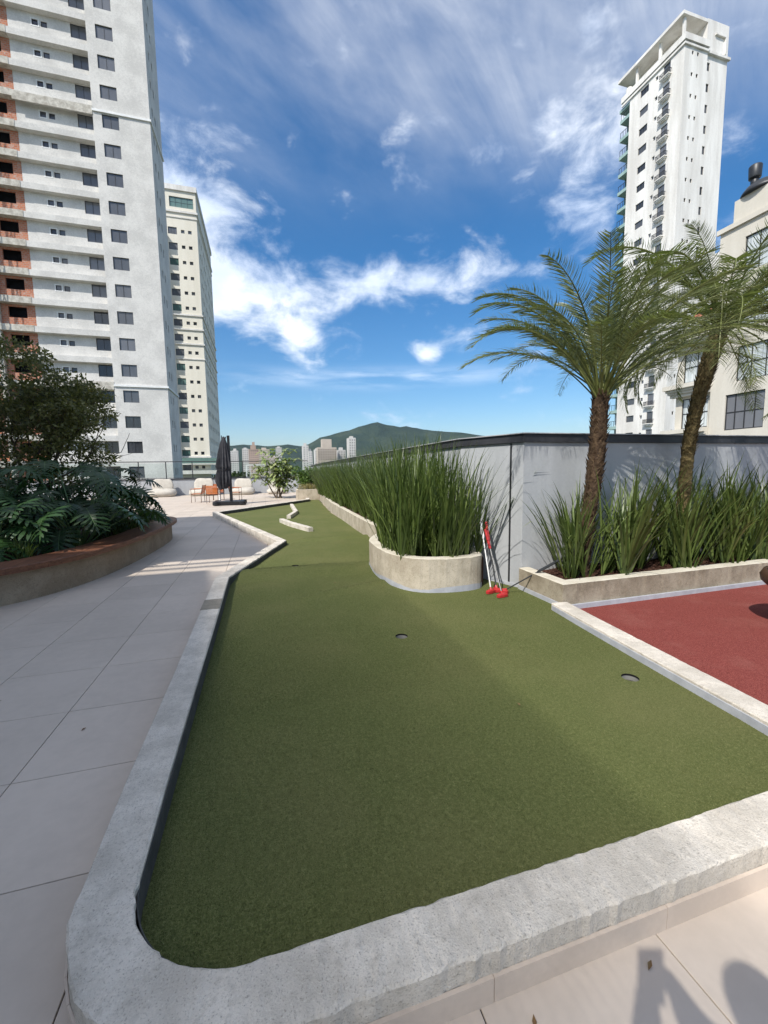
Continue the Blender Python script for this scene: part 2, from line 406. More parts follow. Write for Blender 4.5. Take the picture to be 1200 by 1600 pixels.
def copy_tree(o, parent=None):
    c = o.copy(); COL.objects.link(c); c.parent = parent
    for ch in list(o.children): copy_tree(ch, c)
    return c

def inside(p, poly):
    x, y = p; r = False; n = len(poly); j = n-1
    for i in range(n):
        xi, yi = poly[i]; xj, yj = poly[j]
        if (yi > y) != (yj > y) and x < (xj-xi)*(y-yi)/(yj-yi)+xi: r = not r
        j = i
    return r
def resample(pts, step):
    out = []
    for a, b in zip(pts[:-1], pts[1:]):
        a, b = Vector(a), Vector(b); L = (b-a).length; n = max(1, int(L/step))
        for i in range(n): out.append(a + (b-a)*i/n)
    out.append(Vector(pts[-1])); return out
def normals2d(pts, closed=False):
    n = len(pts); ns = []
    for i in range(n):
        a = pts[(i-1) % n] if closed or i > 0 else pts[i]; b = pts[(i+1) % n] if closed or i < n-1 else pts[i]
        c = pts[i]
        d1 = (c-a).normalized() if (c-a).length > 1e-9 else (b-c).normalized(); d2 = (b-c).normalized() if (b-c).length > 1e-9 else d1
        n1 = Vector((-d1.y, d1.x)); n2 = Vector((-d2.y, d2.x)); m = n1+n2
        m = m.normalized() if m.length > 1e-6 else n1
        ns.append(m / max(.45, m.dot(n1)))
    return ns
def sweep(mb, pts, o0, o1, z0, z1, rough=0.0, closed=False, ends=True, mi=(0,0), bev=.006, jagtop=0.0):
    """a wall of rectangular section along a plan path; o0/o1 are offsets to the right/left of it"""
    P = [Vector(p[:2]) for p in pts]; N = normals2d(P, closed); n = len(P); base = len(mb.v)
    prof = [(o0, z0), (o0, z1-bev), (o0+bev, z1), (o0+(o1-o0)*.33, z1), (o0+(o1-o0)*.66, z1), (o1-bev, z1), (o1, z1-bev), (o1, z0)]
    k = len(prof)
    for i in range(n):
        for j, (o, z) in enumerate(prof):
            q = P[i] + N[i]*o
            if rough:
                w = noise.noise((q.x*23, q.y*23, z*31+j*.3))*rough + noise.noise((q.x*70, q.y*70, z*50))*rough*.7
                if j in (1, 2, 5, 6): q = q + N[i]*(w*1.3); z = z + min(0.0, w)*1.2
                elif j in (3, 4): z = z + w*.5
            mb.v.append((q.x, q.y, z))
    m = n if closed else n-1
    for i in range(m):
        for j in range(k-1):
            a = base+i*k+j; b = base+((i+1) % n)*k+j
            mb.f.append((a, b, b+1, a+1)); mb.mi.append(mi[1] if 1 <= j <= 5 else mi[0])
    if ends and not closed:
        mb.f.append(tuple(base+j for j in range(k))); mb.mi.append(mi[0])
        mb.f.append(tuple(base+(n-1)*k+j for j in range(k))[::-1]); mb.mi.append(mi[0])
def arc(cx, cy, r, a0, a1, n):
    return [(cx+r*math.cos(R(a0+(a1-a0)*i/n)), cy+r*math.sin(R(a0+(a1-a0)*i/n))) for i in range(n+1)]
def smooth_path(pts, it=3, closed=False):
    P = [Vector(p) for p in pts]
    for _ in range(it):
        Q = []; n = len(P)
        for i in range(n if closed else n-1):
            a, b = P[i], P[(i+1) % n]
            Q += [a*.75+b*.25, a*.25+b*.75]
        if not closed: Q = [P[0]]+Q+[P[-1]]
        P = Q
    return [tuple(p) for p in P]

# ================================================================== THE SETTING
g = MB(); g.quad((-9000, -9000, -18), (9000, -9000, -18), (9000, 12000, -18), (-9000, 12000, -18))
tag(g.build('ground', 'ground'), kind='structure')

# plan of the green
KERB = [(7.5, .952), (4.2, .952)] + [(3.0, .952), (-.09, .952)] + arc(-.09, 1.392, .44, 270, 180, 14)[1:] + [(-.545, 3.2), (-.555, 5.38), (.27, 7.93), (-1.60, 14.55), (1.92, 19.35), (2.0, 20.3)]
MIDPLANT_FRONT = smooth_path([(2.12, 6.9), (1.46, 6.0), (1.40, 5.35), (1.42, 4.75), (1.62, 4.33), (2.02, 4.21), (2.36, 4.22), (2.50, 4.34), (2.62, 4.78)], 2)
GREEN = [(2.55, .95), (-.15, .95)] + [tuple(p) for p in KERB[5:-2]] + [(1.92, 19.4), (2.0, 20.4), (2.55, 20.4), (2.14, 14), (2.10, 7.6), (1.6, 6), (1.5, 5), (1.75, 4.45), (2.3, 4.4), (2.62, 4.9), (2.9, 4.12), (2.88, 3.35), (2.72, 3.1)]

# terrace slab and tiles
fl = MB(); fl.box((-16, -9, -.9), (9.5, 29.6, -.008)); floor = tag(fl.build('terrace_floor', 'grout'), kind='structure')
TP = .612
def tile_mesh(nm, sx, sy):
    b = MB(); h = .0025; e = .0015
    x0, x1, y0, y1 = -sx/2+.0021, sx/2-.0021, -sy/2+.0021, sy/2-.0021
    lo = [(x0,y0),(x1,y0),(x1,y1),(x0,y1)]; hi = [(x0+e,y0+e),(x1-e,y0+e),(x1-e,y1-e),(x0+e,y1-e)]
    b.v = [(x,y,-.0075) for x,y in lo]+[(x,y,-e) for x,y in lo]+[(x,y,0) for x,y in hi]
    for i in range(4):
        j = (i+1) % 4; b.f += [(i,j,4+j,4+i),(4+i,4+j,8+j,8+i)]
    b.f.append((8,9,10,11)); b.mi = [0]*9
    return b
tm = tile_mesh('tile', TP, TP); tmesh = tm.mesh('tile', 'tile')
cells = []
RUB = (2.6, .9, 9.5, 3.35)
for j in range(0, 48):
    for i in range(-26, 16):
        cx = -.60 + TP*(i+.5); cy = 1.00 + TP*(j+.5)
        if cy > 29.3 or cx < -15.6: continue
        if all(inside((cx+a*TP*.5, cy+b_*TP*.5), GREEN) for a in (-1, 1) for b_ in (-1, 1)): continue
        if cx > 2.3 and cy < 21: continue
        cells.append((cx, cy))
for j in range(-8, 0):                         # the strip in front of the green has its own joints
    for i in range(-24, 14):
        cx = .50 + TP*(i+.5); cy = 1.00 + TP*(j+.5)
        if cx > 9.2 or cx < -15.4: continue
        cells.append((cx, cy))
def view_size(c):
    d = Vector((c[0], c[1], -CAM_H)); z = d.dot(_f)
    if z < .1: return 0
    u, v = d.dot(_r)/z, -d.dot(_u)/z
    if abs(u) > 1.05 or v > 1.45: return 0
    return 1/(z*z*z)
cells.sort(key=view_size, reverse=True)
for c in cells[:290]:
    link('tile', tmesh, floor, (c[0], c[1], random.uniform(-.0007, .0003)))
rest = MB()
for c in cells[290:]:
    n = len(rest.v); rest.v += [(x+c[0], y+c[1], z) for x, y, z in tm.v]; rest.f += [tuple(n+i for i in q) for q in tm.f]; rest.mi += [0]*9
tag(rest.build('tile_field', 'tile', floor), kind='stuff')

# artificial turf
def turf_z(x, y):
    z = .035
    def s(t): t = max(0, min(1, t)); return t*t*(3-2*t)
    z += .030*s((y-5.35)/.4)*(1-s((y-8.35)/.35)) + .065*math.exp(-((y-5.75)/.24)**2)*(1-s((x+.3)/2.2))        # hump against the left kerb
    z += .032*math.exp(-((y-8.35)/.14)**2)
    z += .026*math.exp(-((y-4.75-.35*(x-1))/.10)**2)*s((x-.2)/.5)
    z += .008*noise.noise((x*.8, y*.8, 0))
    return z
res = .06; xs = np.arange(-1.9, 3.1, res); ys = np.arange(.95, 20.6, res)
tb = MB(); idx = {}
HOLES = [(2.315, 2.07), (1.07, 3.2), (.38, 5.96)]
def tv(i, j):
    if (i, j) not in idx:
        idx[(i, j)] = len(tb.v); x, y = float(xs[i]), float(ys[j]); tb.v.append((x, y, turf_z(x, y)))
    return idx[(i, j)]
for j in range(len(ys)-1):
    for i in range(len(xs)-1):
        c = (xs[i]+res/2, ys[j]+res/2)
        if not inside(c, GREEN): continue
        if any(abs(c[0]-h[0]) < .12 and abs(c[1]-h[1]) < .12 for h in HOLES): continue
        tb.f.append((tv(i,j), tv(i+1,j), tv(i+1,j+1), tv(i,j+1))); tb.mi.append(0)
# patches with a round hole for each cup
for hx, hy in HOLES:
    ii = [i for i in range(len(xs)-1) if abs(xs[i]+res/2-hx) < .12]; jj = [j for j in range(len(ys)-1) if abs(ys[j]+res/2-hy) < .12]
    i0, i1, j0, j1 = ii[0], ii[-1]+1, jj[0], jj[-1]+1
    ring = [tv(i, j0) for i in range(i0, i1)] + [tv(i1, j) for j in range(j0, j1)] + [tv(i, j1) for i in range(i1, i0, -1)] + [tv(i0, j) for j in range(j1, j0, -1)]
    base = len(tb.v); r = .054
    for k in ring:
        vx, vy, _ = tb.v[k]; a = math.atan2(vy-hy, vx-hx); tb.v.append((hx+r*math.cos(a), hy+r*math.sin(a), turf_z(hx, hy)))
    n = len(ring)
    for q in range(n):
        tb.f.append((ring[q], ring[(q+1) % n], base+(q+1) % n, base+q)); tb.mi.append(0)
turf = tag(tb.build('artificial_turf', 'turf', smooth=True), kind='structure')
# short fibres on the near part of the carpet
def fibres(n, y0, y1, h, w, fade=None):
    rng = np.random.default_rng(3)
    P = []
    while len(P) < n:
        u = rng.random((n, 2))
        x = -.5 + u[:,0]*3.3; y = y0 + (y1-y0)*u[:,1]
        for a, b in zip(x, y):
            if fade and random.random() < (b-fade)/(y1-fade): continue
            if inside((a, b), GREEN) and not any((a-q[0])**2+(b-q[1])**2 < .058**2 for q in HOLES): P.append((a, b, turf_z(a, b)))
            if len(P) >= n: break
    P = np.array(P); th = rng.random(n)*6.283; lean = rng.normal(0, h*.5, (n, 2)); hh = h*(.6+.7*rng.random(n))
    dx = np.cos(th)*w; dy = np.sin(th)*w
    V = np.empty((n, 3, 3)); V[:,0] = P; V[:,1] = P; V[:,2] = P
    V[:,0,0] -= dx; V[:,0,1] -= dy; V[:,1,0] += dx; V[:,1,1] += dy; V[:,2,0] += lean[:,0]; V[:,2,1] += lean[:,1]; V[:,2,2] += hh
    V[:,:2,2] -= .003
    me = bpy.data.meshes.new('turf_fibre'); me.vertices.add(n*3); me.vertices.foreach_set('co', V.reshape(-1))
    me.loops.add(n*3); me.loops.foreach_set('vertex_index', np.arange(n*3)); me.polygons.add(n); me.polygons.foreach_set('loop_start', np.arange(0, n*3, 3))
    me.polygons.foreach_set('loop_total', np.full(n, 3)); me.update(calc_edges=True); me.validate(); me.materials.append(M['turf_fibre']); return me
tag(link('turf_fibre', fibres(260000, 1.0, 4.2, .0045, .0019, 2.6), turf), kind='stuff')
tag(link('turf_fibre', fibres(110000, 2.4, 9.5, .0045, .003, 4.0), turf), kind='stuff')
for k, (hx, hy) in enumerate(HOLES):
    lab = ['putting cup nearest the red rubber floor', 'putting cup in the middle of the turf', 'farthest putting cup near the bent left kerb'][k]
    z = turf_z(hx, hy)
    b = MB(); n = 24
    for i in range(n):
        a0, a1 = 2*math.pi*i/n, 2*math.pi*(i+1)/n; r = .053
        p0 = (hx+r*math.cos(a0), hy+r*math.sin(a0)); p1 = (hx+r*math.cos(a1), hy+r*math.sin(a1))
        b.quad((*p0, z-.10), (*p1, z-.10), (*p1, z-.014), (*p0, z-.014)); b.quad((*p0, z-.014), (*p1, z-.014), (*p1, z-.001), (*p0, z-.001), 1)
        b.tri((hx, hy, z-.10), (*p0, z-.10), (*p1, z-.10), 1)
    tag(b.build('putting_cup', ['cup', 'hole']), lab, 'golf hole', 'putting cups in the turf')

# red rubber play floor
rb = MB(); poly = [(2.52, .98), (9.4, .98), (9.4, 3.335), (2.86, 3.335), (2.72, 3.1)]
rb.prism(poly, -.004, .022); tag(rb.build('rubber_floor', 'rubber'), kind='structure')

# kerbs ------------------------------------------------------------------
kp = resample(KERB[:5], .025) + [Vector(p) for p in smooth_path(KERB[4:20], 1)][1:-1] + resample(KERB[19:21], .03) + resample(KERB[20:22], .05) + resample(KERB[21:], .08)
seen = []; 
for p in kp:
    if not seen or (p-seen[-1]).length > .008: seen.append(p)
kp = seen
kb = MB(); sweep(kb, kp, -.083, .083, -.006, .150, rough=.007)
kroot = thing('concrete_kerb', 'long pale rough concrete kerb bending round the near and left edges of the green turf', 'kerb', (0, 0, 0))
for i, f in enumerate(kb.f): pass
kb.build('coping', 'kerb', kroot)
ln = MB(); sweep(ln, kp, -.0905, -.0865, -.002, .128, bev=.001); ln.build('inner_shade_strip', 'inner_shade', kroot)  # dark strip paints the deep shade on the kerb's inner face
dk = MB(); dk.box((-.6365, 4.12, .1485), (-.4655, 4.44, .1525)); 
db = dk.build('damp_patch', 'kerb_dark', kroot); db['label'] = 'dark damp patch across the top of the kerb'
# beige skirting tiles in front of the near kerb
x = -.07; k = 0
while x < 7:
    b = MB(); b.box((x+.001, .858, -.004), (x+TP-.001, .8685, .076)); b.build('skirting_tile', 'skirt_tile', kroot); x += TP
a_pts = arc(-.09, 1.392, .5275, 270, 184, 10)
for p, q in zip(a_pts[:-1], a_pts[1:]):
    b = MB(); d = (Vector(q)-Vector(p)); pp = resample([p, q], .03); pts = [Vector(p)+d*t for t in (.01, .5, .99)]
    sweep(b, pts, -.0035, .0035, -.004, .076, bev=.001); b.build('skirting_tile', 'skirt_tile', kroot)
y = 1.42
while y < 5.0:
    b = MB(); b.box((-.643, y+.001, -.004), (-.631, y+TP-.001, .05)); b.build('skirting_tile', 'skirt_tile', kroot); y += TP

RK = [(2.52, .985), (2.585, 1.5), (2.74, 2.95), (2.79, 3.345)]
rk = resample(RK, .03); kb = MB(); sweep(kb, rk, -.085, .085, .0, .105, rough=.005)
rroot = thing('concrete_kerb', 'low straight pale kerb between the green turf and the red rubber floor', 'kerb')
kb.build('coping', 'kerb', rroot)
kb = MB(); sweep(kb, resample([(2.52, 1.04), (2.585, 1.5), (2.74, 2.95), (2.79, 3.33)], .1), .086, .092, .0, .085, bev=.002); kb.build('skirting', 'membrane', rroot)
for pts, lab in (([(1.03, 17.0), (.98, 13.95), (.66, 12.55)], 'bent white kerb standing in the turf, farther of the two'), ([(.42, 11.75), (.62, 10.85), (1.0, 9.6)], 'short white kerb standing in the turf, nearer of the two')):
    kb = MB(); sweep(kb, resample(pts, .06), -.06, .06, .02, .14, rough=.004); tag(kb.build('obstacle_kerb', 'kerb'), lab, 'kerb', 'kerbs standing in the turf')

# grey boundary wall -------------------------------------------------------
WALL = [(10.0, 4.10), (2.87, 4.10), (2.53, 5.0), (2.60, 12.0), (2.78, 21.0), (3.2, 29.3)]
wroot = thing('boundary_wall', 'grey rendered boundary wall with dark metal coping beside the planters', 'wall')
wb = MB(); sweep(wb, [Vector(p) for p in WALL], -.18, 0, -.5, 1.745, bev=.002); 
wb.build('wall_body', 'wall', wroot)
cb = MB(); sweep(cb, [Vector(p) for p in WALL], -.20, .028, 1.746, 1.838, bev=.002); cb.build('coping', 'coping', wroot)
cb = MB(); sweep(cb, [Vector(p) for p in WALL], -.21, .05, 1.8385, 1.850, bev=.002); cb.build('cap_sheet', 'coping_top', wroot)
cb = MB(); d = (Vector(WALL[2])-Vector(WALL[1])).normalized(); p0 = Vector(WALL[1])+d*.16
sweep(cb, [p0, p0+d*.022], 0, .006, .0, 1.74, bev=.002); cb.build('joint_strip', 'dark_metal', wroot)
cb = MB(); sweep(cb, [Vector(WALL[1])+d*.02, Vector(WALL[1])+d*.5], .001, .010, .0, .075, bev=.002); cb.build('skirting', 'membrane', wroot)

# planters ------------------------------------------------------------------
pr = thing('concrete_planter', 'long straight board-marked concrete planter under the two palms', 'planter')
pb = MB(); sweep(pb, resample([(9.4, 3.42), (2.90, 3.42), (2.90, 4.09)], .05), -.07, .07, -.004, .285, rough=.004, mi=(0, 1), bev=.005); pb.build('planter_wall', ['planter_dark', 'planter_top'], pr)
sk = MB(); sk.box((2.82, 3.322, .0), (9.4, 3.347, .068)); sk.build('skirting', 'membrane', pr)
sk = MB(); sweep(sk, [Vector((2.827, 3.35)), Vector((2.827, 4.09))], -.0, .006, 0, .085, bev=.002); sk.build('skirting', 'membrane', pr)
s_ = MB()
nx, ny = 90, 12
for j in range(ny):
    for i in range(nx):
        def sp(i, j):
            x = 2.96+i*(6.4/nx); y = 3.48+j*(.62/ny); return (x, y, .235+.03*noise.noise((x*6, y*6, 0))+.02*noise.noise((x*25, y*25, 3)))
        s_.quad(sp(i,j), sp(i+1,j), sp(i+1,j+1), sp(i,j+1))
tag(s_.build('bark_mulch', 'soil', pr), kind='stuff')
ch = MB()
for i in range(1500):
    x = random.uniform(2.98, 6.6); y = random.uniform(3.49, 4.05); z = .25+.03*noise.noise((x*6, y*6, 0)); a = random.uniform(0, 6.28); L = random.uniform(.012, .03); w = L*random.uniform(.25, .5)
    c, s = math.cos(a), math.sin(a); t_ = random.uniform(-.012, .012)
    ch.quad((x-c*L, y-s*L, z), (x+s*w, y-c*w, z+.006), (x+c*L, y+s*L, z+t_+.004), (x-s*w, y+c*w, z+.006))
tag(ch.build('bark_chips', 'soil', pr), kind='stuff')

mp = thing('concrete_planter', 'pale curved concrete planter full of tall strap leaves beside the turf', 'planter')
pb = MB(); sweep(pb, resample(MIDPLANT_FRONT, .03), -.0, .13, -.004, .43, rough=.004, mi=(0, 1), bev=.006); pb.build('planter_wall', ['planter', 'planter_top'], mp)
sk = MB()
wav = [Vector(p) for p in resample(MIDPLANT_FRONT, .05)]
N_ = normals2d(wav); base = 0
for i in range(len(wav)-1):
    def zz(k): return .085 + .02*math.sin(k*.35) + .008*noise.noise((k*.7, 0, 0))
    a, b = wav[i]-N_[i]*.006, wav[i+1]-N_[i+1]*.006
    sk.quad((a.x, a.y, .0), (b.x, b.y, .0), (b.x, b.y, zz(i+1)), (a.x, a.y, zz(i))); 
sk.build('skirting', 'membrane', mp)
pb = MB(); sweep(pb, resample([(2.62, 20.4), (2.18, 14), (2.06, 9.5), (2.03, 6.6)], .08), -.0, .12, -.004, .37, rough=.004, mi=(0, 1), bev=.006)
pb.build('planter_wall', ['planter', 'planter_top'], mp)
s_ = MB(); n = len(MIDPLANT_FRONT)
poly = [(2.68, 20), (2.26, 14), (2.13, 9.5), (2.10, 6.8)] + [(x+.06, y+.06) for x, y in MIDPLANT_FRONT[2:]] + [(2.56, 5.1), (2.6, 12), (2.76, 20)]
s_.prism(poly, .05, .36); tag(s_.build('soil_bed', 'soil', mp), kind='stuff')

bp = thing('concrete_planter', 'small square concrete planter with dry grass at the far end of the turf', 'planter')
pb = MB(); sweep(pb, resample([(2.75, 20.5), (1.60, 20.5), (1.60, 21.5)], .08), -.06, .06, -.004, .55, rough=.004, mi=(0, 1)); pb.build('planter_wall', ['planter', 'planter_top'], bp)
s_ = MB(); s_.box((1.66, 20.56, .1), (2.74, 21.5, .5)); tag(s_.build('soil_bed', 'soil', bp), kind='stuff')

# left planter with timber bench top
LP = smooth_path([(-9.0, 4.2), (-3.7, 4.85), (-2.75, 5.35), (-2.22, 6.2), (-1.98, 7.6), (-1.86, 9.6), (-2.02, 10.55), (-2.6, 10.95), (-4.5, 11.8), (-9, 13.2)], 3)
lp = thing('bench_planter', 'curved concrete planter with reddish timber bench top under the dark tree', 'planter')
lpath = resample(LP, .06)
pb = MB(); sweep(pb, lpath, .09, .30, -.004, .375, rough=.003); pb.build('planter_wall', 'bench_base', lp)
# timber top in boards laid along the edge, cut at joints
N_ = normals2d(lpath); step = 26
for s0 in range(0, len(lpath)-1, step):
    seg = lpath[s0:s0+step+1]
    if len(seg) < 3: continue
    b = MB(); P = [Vector(p) for p in seg]
    Nn = N_[s0:s0+step+1]; k = len(P)
    o0, o1 = -.02, .46
    for i in range(k):
        e = .002 if i == 0 else (-.002 if i == k-1 else 0)
        dd = (P[min(i+1, k-1)]-P[max(i-1, 0)]).normalized()*e
        for o, z in ((o0, .362), (o0, .426), (o0+.008, .434), (o1, .434), (o1, .378)):
            q = P[i]+Nn[i]*o+dd; b.v.append((q.x, q.y, z))
    for i in range(k-1):
        for j in range(5):
            a = i*5+j; c = i*5+(j+1) % 5; b.f.append((a, c, c+5, a+5)); b.mi.append(0)
    b.f += [tuple(range(5)), tuple((k-1)*5+j for j in range(5))[::-1]]; b.mi += [0, 0]
    b.build('bench_board', 'wood', lp)
sl = MB(); sl.prism([(x+(-.25 if x > -8 else 0), y+(.25 if y < 8 else -.25)) for x, y in LP], .02, .30); tag(sl.build('soil_bed', 'soil', lp), kind='stuff')

# parapet and guard rail
pw = thing('parapet', 'low grey parapet with dark coping along the far edge of the terrace', 'wall')
b = MB(); b.box((-15.9, 29.25, -.5), (3.0, 29.45, 1.03)); b.build('wall_body', 'wall', pw)
b = MB(); b.box((-15.9, 29.2, 1.031), (3.0, 29.5, 1.09)); b.build('coping', 'coping', pw)
gr = thing('guard_rail', 'dark metal guard rail with clear glass panels on the far parapet', 'railing')
post = MB(); post.box((-.025, -.025, 1.091), (.025, .025, 2.15)); pm = post.mesh('post', 'dark_metal')
pan = MB(); pan.box((-.745, -.005, 1.16), (.745, .005, 2.08)); gm = pan.mesh('glass_panel', 'clear')
b = MB(); b.box((-15.9, 29.32, 2.151), (3.0, 29.38, 2.20)); b.build('top_rail', 'dark_metal', gr)
b = MB(); b.box((-15.9, 29.33, 1.115), (3.0, 29.37, 1.145)); b.build('bottom_rail', 'dark_metal', gr)
x = -15.85 + .46
while x < 3:
    link('post', pm, gr, (x, 29.35, 0))
    if x+.78 < 3: link('glass_panel', gm, gr, (x+.78, 29.35, 0))
    x += 1.56

# ================================================================== BUILDINGS
class Facade:
    """a wall plane with real openings; f(u, v, d) gives a world point, d goes into the wall"""
    def __init__(s, f): s.f = f
    def wall(s, mb, u0, u1, v0, v1, holes, depth=.14, mi=0, mir=0, d=0.0):
        us = sorted({u0, u1, *[h[0] for h in holes], *[h[1] for h in holes]}); vs = sorted({v0, v1, *[h[2] for h in holes], *[h[3] for h in holes]})
        us = [u for u in us if u0-1e-6 <= u <= u1+1e-6]; vs = [v for v in vs if v0-1e-6 <= v <= v1+1e-6]
        hs = set((round(h[0], 4), round(h[1], 4), round(h[2], 4), round(h[3], 4)) for h in holes)
        def ishole(u, v): return any(h[0] < u < h[1] and h[2] < v < h[3] for h in hs)
        # merge cells per column strip to keep it light
        for a, b in zip(us[:-1], us[1:]):
            start = vs[0]
            for c, e in zip(vs[:-1], vs[1:]):
                if ishole((a+b)/2, (c+e)/2):
                    if c > start: mb.quad(s.f(a, start, d), s.f(b, start, d), s.f(b, c, d), s.f(a, c, d), mi)
                    start = e
            if vs[-1] > start: mb.quad(s.f(a, start, d), s.f(b, start, d), s.f(b, vs[-1], d), s.f(a, vs[-1], d), mi)
        for h in holes:
            a, b, c, e = h[:4]; D = d+depth
            mb.quad(s.f(a,c,d), s.f(b,c,d), s.f(b,c,D), s.f(a,c,D), mir); mb.quad(s.f(a,e,d), s.f(b,e,d), s.f(b,e,D), s.f(a,e,D), mir)
            mb.quad(s.f(a,c,d), s.f(a,e,d), s.f(a,e,D), s.f(a,c,D), mir); mb.quad(s.f(b,c,d), s.f(b,e,d), s.f(b,e,D), s.f(b,c,D), mir)
    def slab(s, mb, u0, u1, v0, v1, d0, d1, mi=0):
        p = [s.f(u, v, d) for d in (d0, d1) for v in (v0, v1) for u in (u0, u1)]
        n = len(mb.v); mb.v += [tuple(q) for q in p]
        for q in ((0,1,3,2),(4,6,7,5),(0,4,5,1),(2,3,7,6),(0,2,6,4),(1,5,7,3)): mb.f.append(tuple(n+i for i in q)); mb.mi.append(mi)
def front(Y): return Facade(lambda u, v, d: (u, Y+d, v))        # faces -Y
def west(X): return Facade(lambda u, v, d: (X+d, u, v))         # faces -X
def east(X): return Facade(lambda u, v, d: (X-d, u, v))         # faces +X
_wc = {}
def window(parent, F, uc, vc, w, h, depth=.14, cols=2, rows=1, frame='frame', pane='pane', t=.045, name='window'):
    """frame with a pane sub-part, both set back in the opening; meshes shared between equal windows"""
    o = F.f(uc, vc, depth); u1 = Vector(F.f(uc+1, vc, depth))-Vector(o); d1 = Vector(F.f(uc, vc, depth+1))-Vector(o)
    key = (tuple(round(q, 3) for q in u1), tuple(round(q, 3) for q in d1), round(w, 3), round(h, 3), cols, rows, frame, pane, t)
    if key not in _wc:
        L = Facade(lambda u, v, d: tuple(u1*u + Vector((0, 0, v)) + d1*d))
        b = MB(); W, H = w/2, h/2
        L.slab(b, -W, W, -H, -H+t, -.03, .03); L.slab(b, -W, W, H-t, H, -.03, .03); L.slab(b, -W, -W+t, -H+t, H-t, -.03, .03); L.slab(b, W-t, W, -H+t, H-t, -.03, .03)
        for i in range(1, cols): x = -W+w*i/cols; L.slab(b, x-t*.45, x+t*.45, -H+t, H-t, -.025, .025)
        for i in range(1, rows): y = -H+h*i/rows; L.slab(b, -W+t, W-t, y-t*.45, y+t*.45, -.022, .022)
        p = MB(); L.slab(p, -W+t*.5, W-t*.5, -H+t*.5, H-t*.5, .004, .012)
        _wc[key] = (b.mesh('window', frame), p.mesh('pane', pane))
    fm, pm_ = _wc[key]
    w_ = link(name, fm, parent, o); link('pane', pm_, w_)
    return w_

# ---- unfinished grey tower, left
gt = thing('apartment_tower', 'tall unpainted grey apartment tower with exposed brick bay, left of the sky', 'building')
F = front(55.0); Z = [1.60+2.922*k for k in range(-4, 20)]; ZT = Z[-1]+2.2; ZB = -18
XR, XM, XL, XLL = -10.52, -16.08, -23.25, -31.0
wb = MB(); hl = [(-15.22, -13.61, z-.68, z+.68) for z in Z]
F.wall(wb, XM, XR, ZB, ZT, hl, .16)
rec = .62
h2 = [(-17.72, -16.22, z-.68, z+.68) for z in Z] + [(-21.15, -20.6, z-.36, z+.20) for z in Z] + [(-20.35, -19.8, z-.38, z+.18) for z in Z]
F.wall(wb, XL, XM, ZB, ZT, h2, .16, d=rec)
wb.quad(F.f(XM, ZB, 0), F.f(XM, ZT, 0), F.f(XM, ZT, rec), F.f(XM, ZB, rec))
for z in Z: F.slab(wb, XL, XM-.002, z+.74, z+1.36, 0.004, rec-.002)
# side and back
S = east(XR); hs = [(y0, y0+.5, z-.45, z+.45) for z in Z for y0 in (56.3, 57.6)]
S.wall(wb, 55.0, 61.0, ZB, ZT, hs, .16)
wb.quad((XLL, 61, ZB), (XR, 61, ZB), (XR, 61, ZT), (XLL, 61, ZT)); wb.quad((XLL, 55.7, ZT), (XR, 55.0, ZT), (XR, 61, ZT), (XLL, 61, ZT))
wb.build('wall', 'grey_render', gt)
bw = MB(); hb = [(-25.75, -24.05, z-.62, z+.52) for z in Z] + [(-29.6, -27.6, z-1.2, z+.62) for z in Z]
F.wall(bw, XLL, XL-.002, ZB, ZT, hb, .2, d=rec+.05); bw.build('brick_infill', 'brick', gt)
dk = MB(); F.slab(dk, XLL, XL, ZB, ZT, rec+.9, rec+1.0); dk.build('dark_interior', 'hole', gt)
for z in Z:
    if z < -3: continue
    b = MB(); F.slab(b, XLL, XL-.003, z+.74, z+1.40, -.03, rec+.04); b.build('floor_slab', 'raw_slab', gt)
    b = MB(); F.slab(b, -26.75, -26.35, z-1.55, z+.739, .15, .55); b.build('column', 'raw_slab', gt)
    window(gt, F, -14.415, z, 1.61, 1.36, .12, 2, 1, pane='pane_grey' if z > 9 else 'pane')
    window(gt, F, -16.97, z, 1.5, 1.36, rec+.12, 2, 1, pane='pane_grey' if z > 21 else 'pane')
    w = window(gt, F, -20.875, z-.08, .55, .56, rec+.10, 1, 1, t=.05); b = MB()
    for q in ((-21.25, -20.5, z-.46, z-.36), (-21.25, -20.5, z+.20, z+.30), (-21.25, -21.15, z-.36, z+.20), (-20.6, -20.5, z-.36, z+.20)): F.slab(b, *q, rec-.02, rec+.03)
    b.build('window_surround', 'white_trim', gt)
    window(gt, F, -20.075, z-.10, .55, .56, rec+.10, 1, 1, t=.05)
    for y0 in (56.3, 57.6): window(gt, S, y0+.25, z, .5, .9, .12, 1, 1)
for z in (40.37, 11.45):
    b = MB(); F.slab(b, XM, XR+.14, z, z+.22, -.14, -.001); S.slab(b, 55.001, 61.1, z, z+.22, -.14, -.001); b.build('string_course', 'white_trim', gt)
    b = MB(); F.slab(b, XL, XM-.003, z-.35, z+.5, -.05, -.001); b.build('thick_slab_edge', 'raw_slab', gt)
# hoist mast by the brick bay
b = MB()
for zz in range(-18, 64, 2):
    for dx, dy in ((0,0), (.6,0), (0,.6), (.6,.6)): b.box((-27.9+dx, 53.4+dy, zz), (-27.84+dx, 53.46+dy, zz+2))
    b.tube([(-27.87, 53.43, zz), (-27.27, 53.43, zz+2)], .03, 4); b.tube([(-27.27, 53.43, zz), (-27.87, 53.43, zz+2)], .03, 4)
    b.tube([(-27.27, 53.43, zz), (-27.27, 54.03, zz+2)], .03, 4)
b.build('hoist_mast', 'dark_metal', gt)

